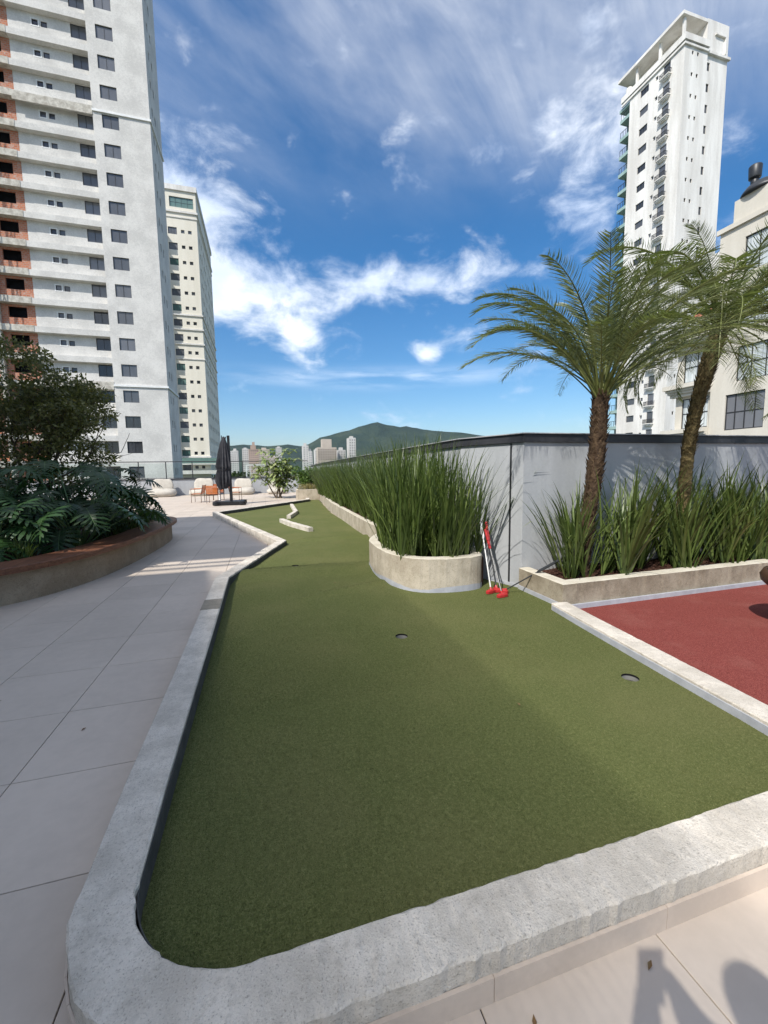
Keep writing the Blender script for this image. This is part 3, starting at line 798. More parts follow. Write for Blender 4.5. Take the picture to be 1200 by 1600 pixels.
# ---- cream tower behind it
bt = thing('apartment_tower', 'cream apartment tower with green glass top floor behind the grey tower', 'building')
F = front(88.0); XR = -10.05; Z = [46.0-2.716*k for k in range(0, 24)]
hl = []
for z in Z: hl += [(-15.05, -13.55, z-.62, z+.62), (-12.85, -12.25, z-.30, z+.30), (-11.65, -11.05, z-.30, z+.30)]
wb = MB(); hl2 = hl+[(-14.55, -10.5, 50.15, 51.95)]
F.wall(wb, -21.0, XR, -18, 53.0, hl2, .18)
S = east(XR); ys_ = [90.5, 92.6, 95.6, 97.7, 101, 103, 106, 108]
hs = [(y, y+1.0, z-.5, z+.5) for z in Z for y in ys_]
S.wall(wb, 88.0, 111.0, -18, 53.0, hs, .18); wb.quad((-21, 88, 53.0), (XR, 88, 53.0), (XR, 111, 53.0), (-21, 111, 53.0)); wb.quad((-21, 111, -18), (XR, 111, -18), (XR, 111, 53), (-21, 111, 53))
wb.quad((-21, 88, -18), (-21, 88, 53), (-21, 111, 53), (-21, 111, -18))
wb.build('wall', 'cream', bt)
for k, z in enumerate(Z[:18]):
    window(bt, F, -14.3, z, 1.5, 1.24, .14, 3, 1, 'shade_window' if k % 3 else 'frame', 'pane_green' if k in (2, 5, 9, 10, 12, 14, 15) else 'pane_grey')
    for xx in (-12.55, -11.35): window(bt, F, xx, z, .6, .6, .14, 1, 1)
    for y in ys_: window(bt, S, y+.5, z, 1.0, 1.0, .14, 2, 1)
    b = MB(); b.box((-19.5, 86.4, z-1.5), (-15.6, 87.998, z-.35)); b.build('balcony', 'white_render', bt)
window(bt, F, -12.525, 51.05, 4.05, 1.8, .16, 4, 2, 'frame', 'pane_green')
for z, h, p in ((53.001, .9, .25), (49.2, .35, .22), (48.3, .2, .12), (31.0, .28, .2), (28.4, .28, .2), (25.7, .28, .2), (23.0, .2, .14), (4.4, .3, .2)):
    b = MB(); F.slab(b, -21.0, XR+p, z, z+h, -p, -.001); S.slab(b, 88.001, 111, z, z+h, -p, -.001); b.build('cornice', 'white_render', bt)
b = MB(); b.box((-18, 92, 53.95), (-12.5, 100, 56.3)); b.build('roof_block', 'white_render', bt)
b = MB(); b.box((-21, 86.6, 3.0), (XR+1.5, 87.99, 3.25)); b.box((-21, 86.6, 1.2), (XR+1.5, 87.99, 1.9)); b.build('podium_terrace', 'white_render', bt)
b = MB(); b.box((-21, 86.62, 3.26), (XR+1.45, 86.66, 4.3)); b.build('terrace_glass', 'pane_green', bt)

# ---- white tower, right
rt = thing('apartment_tower', 'slender white apartment tower with small stacked balconies, right of the sky', 'building')
X0, Y0, X1, Y1 = 63.96, 53.1, 73.1, 62.85
W = west(X0); F = front(Y0); Z = [64.0-3.0*k for k in range(0, 27)]
wb = MB(); hl = []
for z in Z: hl += [(59.15, 60.75, z-.55, z+.55), (57.45, 57.95, z-.25, z+.35), (55.35, 56.55, z-1.2, z+.75)]
W.wall(wb, Y0, Y1, -18, 65.4, hl, .2)
hf = []
for z in Z: hf += [(65.4, 65.8, z-.1, z+.45), (66.45, 66.85, z-.1, z+.45)]
F.wall(wb, X0, 68.6, -18, 65.4, hf, .2)
hf2 = [(68.75, 69.5, z-1.35, z-.15) for z in Z]
F.wall(wb, 68.6, X1, -18, 69.9, hf2, .2, d=.25)
wb.quad((68.6, Y0, -18), (68.6, Y0+.25, -18), (68.6, Y0+.25, 65.4), (68.6, Y0, 65.4))
wb.quad((X1, Y0+.25, -18), (X1, Y1+3, -18), (X1, Y1+3, 69.9), (X1, Y0+.25, 69.9)); wb.quad((X0, Y1, -18), (X1, Y1, -18), (X1, Y1, 65.4), (X0, Y1, 65.4))
wb.quad((X0, Y0, 65.4), (68.6, Y0, 65.4), (68.6, Y1, 65.4), (X0, Y1, 65.4)); wb.quad((68.6, Y0+.25, 69.9), (X1, Y0+.25, 69.9), (X1, Y1, 69.9), (68.6, Y1, 69.9)); wb.quad((68.6, Y0+.25, 65.4), (68.6, Y1, 65.4), (68.6, Y1, 69.9), (68.6, Y0+.25, 69.9))
wb.build('wall', 'white_render', rt)
bs = MB(); bs.box((-.62, -.85, -.62), (.0, .85, -.5)); bs.box((-.5, -.7, -.8), (.0, .7, -.62)); bs.box((-.35, -.55, -.95), (.0, .55, -.8)); bsm = bs.mesh('balcony', 'white_render')
br = MB(); br.box((-.60, -.83, .16), (-.55, .83, .21)); br.box((-.60, -.83, .16), (0, -.78, .21)); br.box((-.60, .78, .16), (0, .83, .21))
for i in range(13): y = -.80+i*.133; br.box((-.59, y-.022, -.5), (-.56, y+.022, .16))
for i in range(4): x = -.55+i*.14; br.box((x, -.82, -.5), (x+.03, -.79, .16)); br.box((x, .79, -.5), (x+.03, .82, .16))
brm = br.mesh('railing', 'frame')
pl = MB()
for i in range(60):
    a = Vector((random.uniform(-.52, -.05), random.uniform(-.7, .7), random.uniform(-.45, .1))); q = Vector([random.uniform(-.12, .12) for _ in range(3)]); r_ = Vector([random.uniform(-.12, .12) for _ in range(3)])
    pl.tri(a, a+q, a+r_)
plm = pl.mesh('balcony_plants', 'far_leaf')
for k, z in enumerate(Z[:22]):
    window(rt, W, 59.95, z, 1.6, 1.1, .14, 3, 1, 'shade_window', 'pane')
    window(rt, W, 57.7, z+.05, .5, .6, .14, 1, 1, 'frame_w')
    window(rt, W, 55.95, z-.225, 1.2, 1.95, .14, 2, 1, 'shade_window', 'pane_grey')
    bo = link('balcony', bsm, rt, (X0-.002, 55.95, z-.75)); link('railing', brm, bo)
    if k % 3 == 0: link('balcony_plants', plm, bo)
    for xx in (65.6, 66.65): window(rt, F, xx, z+.175, .4, .55, .14, 1, 1)
    FF = front(Y0+.25); window(rt, FF, 69.125, z-.75, .75, 1.2, .14, 2, 1)
for z, h, p in ((64.9, .3, .22), (65.401, .9, .35)):
    b = MB(); W.slab(b, Y0-p, Y1+1.6, z, z+h, -p, -.001); F.slab(b, X0, 68.6, z, z+h, -p, -.001); b.build('cornice', 'white_render', rt)
b = MB(); F.slab(b, 68.6, X1+.25, 64.9, 65.25, -.1, .249); b.build('cornice', 'white_render', rt)
b = MB(); b.box((X0-.3, Y0+.2, 69.3), (68.59, Y1+2.5, 69.75)); b.build('roof_slab', 'white_render', rt)
for (x, y) in ((X0+.3, Y0+.5), (X0+.3, 57.5), (X0+.3, 61.8)):
    b = MB(); b.box((x, y, 66.0), (x+.35, y+.35, 69.299)); b.build('column', 'white_render', rt)
b = MB(); b.box((X0+2.2, Y0+3, 65.41), (68.55, Y1, 69.28)); b.build('roof_room', 'white_render', rt)
b = MB(); b.lathe([(.55, 0), (.55, 1.3), (.35, 1.5)], (X0+.8, Y1+1.0, 66.3), 12); b.build('vent_pipe', 'white_render', rt)
b = MB(); F.slab(b, 70.2, 72.4, 67.9, 68.1, -.02, .248); F.slab(b, 72.2, 72.4, 65.6, 67.9, -.02, .248); b.build('roof_frame', 'white_render', rt)
for k, z in enumerate(Z[:24]):
    b = MB(); b.box((X0+.15, Y1+.002, z-1.5), (X0+4, Y1+2.1, z-.95)); b.build('terrace_slab', 'green_band', rt)
    b = MB(); b.box((X0+.2, Y1+.01, z-.02), (X0+.26, Y1+2.05, z+.05)); [b.box((X0+.2, Y1+.3+.55*i, z-.949), (X0+.25, Y1+.35+.55*i, z-.02)) for i in range(4)]; b.build('terrace_rail', 'frame', rt)
    b = MB(); b.box((X0+1.6, Y1+.01, z-.949), (X0+1.7, Y1+2.0, z+1.49)); b.build('terrace_glazing', 'pane_green' if k % 3 else 'curtain', rt)
b = MB(); b.box((X0+.1, Y1+.01, 64.4), (X0+4, Y1+2.3, 64.88)); b.build('terrace_roof', 'green_band', rt)

# ---- ivory building near the wall, right
cb_ = thing('apartment_block', 'ivory apartment block with curtained balconies and dark chimney cowl behind the palms', 'building')
X = 28.0; W = west(X)
wins = [(17.08, 19.22, 3.62, 5.80, 4, 2, 'pane_grey'), (14.2, 18.72, 6.55, 8.60, 6, 2, 'curtain'), (14.2, 18.72, 9.7, 11.75, 6, 2, 'curtain'), (14.2, 18.72, 12.85, 14.9, 6, 2, 'curtain'), (17.08, 19.22, .5, 2.7, 4, 2, 'pane_grey'), (11.0, 13.4, 3.62, 5.80, 4, 2, 'pane_grey')]
wb = MB(); W.wall(wb, 4.0, 20.15, -18, 16.0, [w[:4] for w in wins], .18)
wb.quad((X, 4, 16), (46, 4, 16), (46, 20.15, 16), (X, 20.15, 16)); wb.quad((X, 20.15, -18), (46, 20.15, -18), (46, 20.15, 16), (X, 20.15, 16)); wb.quad((X, 4, -18), (46, 4, -18), (46, 4, 16), (X, 4, 16))
wb.build('wall', 'ivory', cb_)
for a, b_, c, d, nc, nr, pn in wins: window(cb_, W, (a+b_)/2, (c+d)/2, b_-a, d-c, .12, nc, nr, 'frame', pn, .06)
W2 = west(X+.35); w2 = [(20.5, 22.3, 4.0, 6.05, 'curtain'), (20.5, 22.3, 7.12, 9.15, 'curtain'), (20.5, 22.3, .9, 2.95, 'curtain')]
wb = MB(); W2.wall(wb, 20.151, 22.75, -18, 10.0, [w[:4] for w in w2], .15); wb.quad((X+.35, 22.75, -18), (40, 22.75, -18), (40, 22.75, 10), (X+.35, 22.75, 10)); wb.quad((X+.35, 20.15, 10), (40, 20.15, 10), (40, 22.75, 10), (X+.35, 22.75, 10))
wb.build('wall', 'ivory', cb_)
for a, b_, c, d, pn in w2:
    window(cb_, W2, (a+b_)/2, (c+d)/2, b_-a, d-c, .10, 2, 2, 'frame', pn, .06)
for z in (3.15, 6.2, 9.28):
    for i, (p, z0, z1) in enumerate(((.35, 0, .2), (.50, .2, .36), (.62, .36, .52), (.8, .52, .80))):
        b = MB(); b.box((X-p+.35, 20.16+(.0), z+z0), (X+.345, 22.75+p*.55, z+z1-.002)); b.build('balcony_cornice', 'ivory', cb_)
b = MB(); b.box((X-.42, 20.2, 11.0), (X-.38, 23.1, 11.05)); [b.box((X-.42, 20.3+.3*i, 10.08), (X-.39, 20.33+.3*i, 11.0)) for i in range(10)]; b.build('terrace_rail', 'frame', cb_)
wb = MB(); wb.box((X+2.6, 20.16, 10.0), (40, 22.7, 16.0)); wb.build('set_back_storey', 'white_render', cb_)
b = MB(); 
for i in range(9):
    y = 20.5+i*.2; b.quad((X-.3, y, 11.0), (X-.3, y+.19, 11.0), (X+1.6, y+.19, 12.1), (X+1.6, y, 12.1))
    b.quad((X-.3, y, 10.93), (X-.3, y+.19, 10.93), (X-.3, y+.19, 11.0), (X-.3, y, 11.0))
b.build('awning', 'terracotta', cb_)
b = MB(); b.box((X, 17.2, 16.001), (X+1.7, 19.45, 17.25)); b.build('chimney', 'ivory', cb_)
b = MB(); b.lathe([(1.12, 0), (1.06, .2), (.86, .46), (.6, .62), (.36, .68), (.28, .69)], (X+.85, 18.45, 17.26), 24); b.lathe([(.20, 0), (.20, .85)], (X+.85, 19.0, 17.75), 16); b.lathe([(.29, 0), (.31, .05), (.33, .66), (.29, .72)], (X+.85, 19.0, 18.42), 16); b.build('chimney_cowl', 'dark_metal', cb_, True)
b = MB(); b.box((X-.15, 4, 15.7), (X-.002, 20.3, 15.98)); b.build('cornice', 'ivory', cb_)

# ---- far city
city = [(-65.5, -57.1, 697, 33.6, 'city', 'pale far tower block leftmost behind the umbrella pole'), (-59, -51, 748, 37, 'city', 'pale far tower right of the umbrella pole'), (-47.5, -38, 698, 35.7, 'city', 'white far tower, third from the umbrella pole'),
  (-29.7, -20.7, 649, 36.1, 'city', 'white far tower left of the stepped brown block'), (-19.8, -5.8, 620, 33.6, 'city3', 'stepped brown far block with crowning penthouse'), (-6.5, 10.4, 700, 37.8, 'city2', 'wide tan far block left of the frangipani'),
  (26.5, 38.3, 900, 52, 'city', 'pale far tower peeping over the frangipani'), (51, 58.5, 557.5, 35.4, 'city', 'slender bluish far tower right of the frangipani'), (58.6, 63.3, 557, 27.8, 'city', 'lower pale slab beside the slender bluish tower'),
  (62, 68.2, 516, 28.2, 'city', 'low pale block left of the terracotta-topped tower'), (62.6, 85.1, 494, 29.4, 'city2', 'wide stepped tan tower with pink upper floors'), (90, 99.4, 511, 27.2, 'city', 'white far pair of slabs behind the wall coping'), (95.7, 103.6, 469.5, 39, 'city', 'tall thin white far tower in front of the mountain'),
  (-90, -68, 780, 30, 'city', 'pale far block seen through the closed umbrella'), (12, 26, 820, 30, 'city2', 'low tan far block behind the frangipani crown')]
for x0, x1, y, z, mt, lab in city:
    t = thing('far_tower', lab, 'building', (0, 0, 0), 0, 'towers of the far city')
    F = front(y); wb = MB(); n = max(2, int((x1-x0)/2.6)); hl = []; zz = z-2.6
    while zz > -12:
        for i in range(n):
            u = x0+(x1-x0)*(i+.5)/n; hl.append((u-.62, u+.62, zz-.6, zz+.6))
        zz -= 3.0
    F.wall(wb, x0, x1, -18, z, hl, .35)
    dp = 14; wb.quad((x1, y, -18), (x1, y+dp, -18), (x1, y+dp, z), (x1, y, z)); wb.quad((x0, y, -18), (x0, y+dp, -18), (x0, y+dp, z), (x0, y, z)); wb.quad((x0, y, z), (x1, y, z), (x1, y+dp, z), (x0, y+dp, z)); wb.quad((x0, y+dp, -18), (x1, y+dp, -18), (x1, y+dp, z), (x0, y+dp, z))
    wb.build('wall', mt, t)
    g_ = MB(); F.slab(g_, x0+.2, x1-.2, -18, z-.3, .36, .6); g_.build('window_band', 'pane', t)
    rf = MB()
    if mt == 'city2' and x0 > 50:
        rf.box((68.2, y+.5, z+.01), (79.4, y+12, 39.2)); 
        for k in range(4): rf.box((x0-.3, y-.5, z-4-k*3), (x1+.3, y-.01, z-3.4-k*3))
    elif mt == 'city3': rf.box((-17, y+.5, z+.01), (-9.5, y+10, z+5.5)); rf.box((-14.5, y+2, z+5.51), (-11, y+8, z+10.4)); rf.box((-18, y-.4, z-1), (-7, y-.01, z+.3))
    else: rf.box((x0+(x1-x0)*.25, y+3, z+.01), (x0+(x1-x0)*.7, y+9, z+random.uniform(1.5, 3.4)))
    rf.build('roof_block', mt, t)
# white lattice frame on a lower roof beyond the rail
t = thing('lattice_screen', 'white lattice frame beyond the guard rail left of the frangipani', 'screen')
b = MB(); b.box((-1.95, 49.9, -18), (-1.85, 50, 2.2)); b.box((.25, 49.9, -18), (.35, 50, 2.2)); b.box((-1.95, 49.9, 2.2), (.35, 50, 2.3)); b.build('frame', 'white_trim', t)
b = MB(); [b.box((-1.85, 49.93, .4+.45*i), (.25, 49.97, .43+.45*i)) for i in range(4)]; [b.box((-1.5+.4*i, 49.93, .3), (-1.46+.4*i, 49.97, 2.2)) for i in range(5)]; b.build('slats', 'white_trim', t)

# ---- unseen block behind and left of the camera; canopy added to shade the terrace
sb = thing('unseen_residential_block', 'own apartment block behind the terrace, unseen, with slatted canopy added to cast shade', 'building')
Wt = east(-9.6); hl = [(y, y+1.8, z, z+1.6) for z in (1.2, 4.6) for y in (-11, -7.5, -4, -.5, 3)]
wb = MB(); Wt.wall(wb, -13, 6.2, -18, 8.3, hl, .2); wb.quad((-30, 6.2, -18), (-9.6, 6.2, -18), (-9.6, 6.2, 8.3), (-30, 6.2, 8.3)); wb.quad((-30, -13, -18), (-9.6, -13, -18), (-9.6, -13, 8.3), (-30, -13, 8.3)); wb.quad((-30, -13, 8.3), (-9.6, -13, 8.3), (-9.6, 6.2, 8.3), (-30, 6.2, 8.3)); wb.build('wall', 'grey_render', sb)
for h in hl: window(sb, Wt, (h[0]+h[1])/2, (h[2]+h[3])/2, 1.8, 1.6, .15, 2, 1)
CX = -7.30; CZ = 9.0     # right edge and height of the added closed canopy
b = MB(); b.box((-30, -16, CZ), (CX, 1.30, CZ+.1)); b.prism([(-30, 2.16), (-6.35, 2.16), (-6.28, 2.7), (-8.0, 9.5), (-30, 9.5)], CZ, CZ+.1); b.build('canopy', 'grey_render', sb)  # added canopy, outline and slot shaped for the shade they cast
for y in (1.55, 1.83): b = MB(); b.box((-30, y, CZ+.02), (CX+.9, y+.085, CZ+.06)); b.build('shade_beam', 'grey_render', sb)  # beams added to draw the dark lines in the sunlit stripe
for i in range(64):
    x = CX+.004+i*.0375; w = .031*(1-(i/64)**1.5)+.0004
    yt = 1.0-4.6*min(1, i/18)                # slats added to soften the shade, tapered so it fades out
    b = MB(); b.prism([(x, -16), (x+w, -16), (x+w, yt), (x+w*.25, 1.30-.4*min(1, i/18)), (x, 1.30-.4*min(1, i/18))], CZ+.04, CZ+.052); b.build('shade_slat', 'grey_render', sb)
for y in (-12.5, -6, .2, 5.8):
    b = MB(); b.box((-9.9, y, 8.31), (-9.65, y+.25, CZ)); b.box((-9.9, y, CZ-.12), (CX+(2.0 if y < 0 else .2), y+.06, CZ-.002)); b.build('shade_bracket', 'grey_render', sb)

# ---- mountains
RID = [(-4200, 3000, 160), (-2800, 3700, 210), (-1500, 3900, 205), (-900, 3950, 180), (-596, 3955, 190), (-361, 3984, 232), (-170, 3996, 252), (55, 3999, 237), (230, 3993, 254), (347, 3985, 238), (418, 3978, 256), (528, 3965, 316), (709, 3937, 364), (800, 3915, 384), (890, 3900, 417), (1009, 3870, 450), (1069, 3855, 457), (1157, 3829, 433), (1274, 3792, 411), (1332, 3772, 415), (1475, 3718, 383), (1643, 3647, 360), (1805, 3570, 343), (1961, 3486, 313), (2207, 3336, 255), (2700, 3000, 200), (3600, 2300, 170)]
pts = resample([Vector(p) for p in RID], 45)
mb = MB(); rows = 26; nC = len(pts)
for i, p in enumerate(pts):
    d = Vector((p.x, p.y, 0)).normalized()
    for r_ in range(rows):
        t_ = (r_-5)/(rows-6)            # negative behind the ridge
        off = -t_*900 if t_ > 0 else -t_*700
        h = p.z+18 if t_ == 0 else (p.z+18)*(1-abs(t_))**1.25
        q = Vector((p.x, p.y, 0)) + d*off
        nn = noise.fractal((q.x*.004, q.y*.004, 1), 1.0, 2.0, 5)
        h += nn*55*min(1, abs(t_)*3.5) + noise.noise((q.x*.02, q.y*.02, 4))*5
        mb.v.append((q.x, q.y, h-18))
for i in range(nC-1):
    for r_ in range(rows-1):
        a = i*rows+r_; mb.f.append((a, a+rows, a+rows+1, a+1)); mb.mi.append(0)
tag(mb.build('mountain', 'mountain', smooth=True), kind='structure')

# ================================================================== PLANTS
UP = Vector((0, 0, 1))
def blade(mb, base, az, lean, length, width, droop, segs=6, fold=.25):
    """a tapering strap leaf with a slight keel"""
    d = Vector((math.cos(az), math.sin(az), 0)); side = Vector((-d.y, d.x, 0))
    p = Vector(base); ang = lean; st = length/segs; L = []
    for i in range(segs+1):
        t = i/segs; w = width*(.62+.55*t if t < .35 else (1-((t-.35)/.65)**2.2)*.81+.0)
        tw = side*w*.5
        L.append((p-tw, p+tw, w)); v = d*math.sin(ang)+UP*math.cos(ang); p = p+v*st; ang += droop*(t**1.4)*2/segs
    n = len(mb.v)
    for a, b, w in L:
        mb.v += [tuple(a), tuple(b)]
    for i in range(segs): mb.f.append((n+2*i, n+2*i+1, n+2*i+3, n+2*i+2)); mb.mi.append(0)
def clump_mesh(n, h, spread, w, seed, droop=(.1, .9), kink=.12):
    random.seed(seed); b = MB()
    fans = max(5, n//9)
    for f in range(fans):
        fa = random.uniform(0, 6.28); fr = spread*.32*math.sqrt(random.random()); fx, fy = fr*math.cos(fa), fr*math.sin(fa); pa = random.uniform(0, 6.28)
        for k in range(n//fans):
            s = random.uniform(-1, 1); a = pa + (0 if s > 0 else math.pi) + random.uniform(-.5, .5)
            lean = abs(s)*.48+random.uniform(0, .10); L = h*random.uniform(.62, 1.08)
            dr = random.uniform(*droop)*(1 if random.random() > kink else 2.6)
            blade(b, (fx+math.cos(a)*.015, fy+math.sin(a)*.015, 0), a, lean, L, w*random.uniform(.75, 1.2), dr, 7)
    return b.mesh('strap_leaves', 'strap')
tallc = [clump_mesh(110, 1.52, .6, .0245, 20+i, (.15, .9), .12) for i in range(5)]
lowc = [clump_mesh(96, 1.20, .62, .029, 40+i, (.3, 1.3), .14) for i in range(4)]
random.seed(11)
spots = []
for (x, y) in [(1.72, 4.62), (2.05, 4.48), (2.40, 4.50), (1.66, 5.05), (1.98, 4.9), (2.30, 4.86), (1.70, 5.5), (2.02, 5.38), (2.32, 5.3), (1.80, 5.95), (2.15, 5.85), (2.40, 5.75)]: spots.append((x, y))
y = 6.3
while y < 20.0:
    for xo in (.16, .40):
        spots.append((2.06+(y-6)*.032+xo+random.uniform(-.04, .04), y+random.uniform(-.1, .1)))
    y += .42
for i, (x, y) in enumerate(spots):
    o = link('strap_leaf_plant', tallc[i % 5], None, (x, y, .34), (0, 0, random.uniform(0, 6.28)), random.uniform(.92, 1.10) * (1.0 if y > 4.7 else .95))
    tag(o, 'tall dark green strap-leaf clump massed in the curved planter beside the turf', 'plant', 'strap-leaf clumps in the curved planter')
for i, (x, y, s, lab) in enumerate([(3.20, 3.66, .86, 'strap-leaf clump at the corner end of the palm planter'), (3.78, 3.64, 1.02, 'strap-leaf clump just right of the rough palm trunk'), (4.66, 3.62, .95, 'strap-leaf clump at the foot of the leaning palm'),
    (5.42, 3.62, 1.05, 'strap-leaf clump right of the leaning palm by the planter rim'), (6.0, 3.62, 1.0, 'strap-leaf clump at the right picture edge by the brown seat'), (4.22, 3.86, 1.12, 'strap-leaf clump behind, midway between the two palms'),
    (5.05, 3.90, 1.12, 'strap-leaf clump behind the leaning palm against the wall'), (5.75, 3.90, 1.15, 'strap-leaf clump in the back row near the right picture edge'), (3.42, 3.88, .95, 'strap-leaf clump behind the rough palm trunk against the wall'), (6.45, 3.85, 1.1, 'strap-leaf clump cut by the right picture edge')]):
    o = link('strap_leaf_plant', lowc[i % 4], None, (x, y, .235), (0, 0, random.uniform(0, 6.28)), s); tag(o, lab, 'plant', 'strap-leaf clumps in the palm planter')

# ---- palms
def frond_mesh(L, arch, seed, nl=60, lmax=.36, start=.2, droopy=.5):
    random.seed(seed); b = MB(); pts = []; p = Vector((0, 0, 0)); ang = 0.0; n = 22
    for i in range(n+1):
        pts.append(p.copy()); t = i/n
        d = Vector((math.cos(ang), 0, math.sin(ang))); p = p + d*(L/n); ang -= arch*(.25+1.5*t)/n
    rad = [.013*(1-.85*i/n)+.0015 for i in range(n+1)]; b.tube(pts, rad, 4, 1, False)
    def at(t):
        x = t*n; i = min(n-1, int(x)); return pts[i].lerp(pts[i+1], x-i), (pts[i+1]-pts[i]).normalized()
    for k in range(nl):
        t = start+(1-start)*(k+.5)/nl
        for s in (-1, 1):
            c, tan = at(min(1, t+random.uniform(-.006, .006))); nrm = Vector((-tan.z, 0, tan.x))
            ll = lmax*(math.sin(math.pi*(.12+.80*(t-start)/(1-start)))**.7)*random.uniform(.85, 1.1)
            fwd = .55+.5*t+random.uniform(-.1, .1)
            d = (tan*fwd + Vector((0, s, 0))*1.0 + nrm*random.uniform(-.05, .6)).normalized()
            w = .0088*random.uniform(.85, 1.15); q = c.copy(); wd = d.cross(Vector((0, s, 0)).cross(tan)).normalized() if True else UP
            wd = tan*.55 + nrm*.8*random.uniform(.3, 1); wd = (wd - d*wd.dot(d)).normalized()
            prev = None; segs = 3; nb = len(b.v)
            for i in range(segs+1):
                u = i/segs; ww = w*(1-u**1.8)*(.7+.6*min(1, u*3)) if i else w*.5
                b.v += [tuple(q-wd*ww*.5), tuple(q+wd*ww*.5)]
                q = q + d*(ll/segs); d = (d - UP*droopy*.42*random.uniform(.6, 1.4)).normalized()
            for i in range(segs): b.f.append((nb+2*i, nb+2*i+1, nb+2*i+3, nb+2*i+2)); b.mi.append(0)
    return b.mesh('frond', ['palm', 'rachis'])
fr_up = [frond_mesh(1.8, 1.35, 70+i, 66, .28, .24, .6) for i in range(3)]
fr_long = [frond_mesh(2.15, 1.75, 80+i, 74, .28, .24, .65) for i in range(2)]
fr_droop = [frond_mesh(1.7, 1.9, 90+i, 64, .31, .2, .75) for i in range(3)]
def palm(name, label, path, rads, trunkmat, scales, fronds, crown):
    t = thing(name, label, 'palm', path[0])
    o = Vector(path[0]); b = MB(); P = smooth_path(path, 2); n = len(P)
    # ringed, lumpy trunk
    pp = resample([Vector(p)-o for p in P], .03); m = len(pp)
    rr = []
    for i in range(m):
        u = i/(m-1)*(len(rads)-1); k = min(len(rads)-2, int(u)); r0 = rads[k]+(rads[k+1]-rads[k])*(u-k); rr.append(r0*(1+.02*math.sin(i*2.1)+random.uniform(-.03, .03)))
    b.tube(pp, rr, 14, 0, True, .06); b.build('trunk', trunkmat, t)
    sc = MB(); L = len(pp)
    for i in range(2, L-1):
        if not scales(i/L): continue
        tan = (pp[min(i+1, L-1)]-pp[i-1]).normalized(); a0 = i*.9
        for k in range(7):
            th = a0+k*2*math.pi/7+random.uniform(-.15, .15); x = tan.orthogonal().normalized(); y = tan.cross(x); d = x*math.cos(th)+y*math.sin(th); sd = tan.cross(d)
            c = pp[i]+d*rr[i]*.93; w = .036*rr[i]/.10*random.uniform(.7, 1.2); h = random.uniform(.04, .085); out = random.uniform(.012, .042)
            q0, q1 = c-sd*w, c+sd*w; q2 = c+tan*h+d*out; 
            sc.tri(q0, q1, q2); sc.tri(q0-tan*.012, q2, q0+d*.004+tan*.01); sc.tri(q1-tan*.012, q1+d*.004+tan*.01, q2)
    sc.build('leaf_bases', 'palm_scale' if trunkmat == 'palm_trunk' else trunkmat, t)
    top = pp[-1]
    for (az, el, mesh, s, roll) in fronds:
        f = link('frond', mesh, t, top+Vector((math.cos(R(az))*.06, math.sin(R(az))*.06, -random.uniform(0, .12)+crown)))
        f.rotation_mode = 'QUATERNION'
        q = Matrix.Rotation(R(az), 3, 'Z') @ Matrix.Rotation(-R(el), 3, 'Y') @ Matrix.Rotation(R(roll), 3, 'X'); f.rotation_quaternion = q.to_quaternion(); f.scale = (s,)*3
    return t
random.seed(5)
# azimuth from +X; the rough palm: an upright shuttlecock
fl1 = []
for i in range(46):
    az = i*137.5+random.uniform(-12, 12); tt = i/45
    el = 86-46*tt**1.15+random.uniform(-6, 6); m = random.choice(fr_up if tt < .7 else fr_up+fr_long); s = random.uniform(.72, .90)*(.92 if tt < .2 else 1)
    fl1.append((az, el, m, s, random.uniform(-14, 14)))
fl1 += [(182, 56, fr_long[0], .88, 5), (190, 46, fr_long[1], .88, -6), (172, 64, fr_long[0], .86, 8), (186, 66, fr_up[1], .9, 0), (-70, 38, fr_up[0], .7, 0), (-110, 42, fr_up[1], .72, 0), (-40, 36, fr_up[2], .75, 0), (-135, 46, fr_up[0], .72, 0), (-15, 42, fr_up[1], .78, 0)]
palm('palm_tree', 'upright palm with rough dark brown trunk near the wall corner', [(3.40, 3.74, .20), (3.45, 3.74, .75), (3.56, 3.74, 1.5), (3.58, 3.74, 2.28)], [.068, .068, .074, .081, .083, .080], 'palm_trunk', lambda u: True, fl1, .02)
random.seed(9)
fl2 = []
for i in range(58):
    az = i*137.5+random.uniform(-14, 14); tt = i/57
    el = 72-86*tt**1.0+random.uniform(-8, 8); m = random.choice(fr_droop+fr_up if tt < .55 else fr_droop); s = random.uniform(.70, .92)
    fl2.append((az, el, m, s, random.uniform(-18, 18)))
fl2 += [(178, 50, fr_long[0], 1.0, 0), (200, 35, fr_long[1], 1.0, 0), (172, 20, fr_droop[1], 1.0, 0), (-60, -35, fr_droop[0], .8, 0), (215, 8, fr_droop[2], .95, 0), (168, 5, fr_droop[0], .95, 0), (-75, 30, fr_droop[1], .8, 0), (-115, 34, fr_droop[2], .8, 0), (-35, 28, fr_droop[0], .85, 0), (-95, 12, fr_droop[1], .75, 0), (-10, 20, fr_droop[2], .9, 0), (-145, 26, fr_droop[0], .8, 0)]
palm('palm_tree', 'taller palm with leaning mottled trunk and drooping fronds at the right', [(4.86, 3.76, .20), (4.89, 3.76, .9), (4.92, 3.76, 1.7), (5.06, 3.76, 2.35), (5.27, 3.76, 2.95), (5.33, 3.76, 3.12)], [.074, .072, .069, .067, .070, .082, .092], 'palm_trunk2', lambda u: u > .45, fl2, .05)

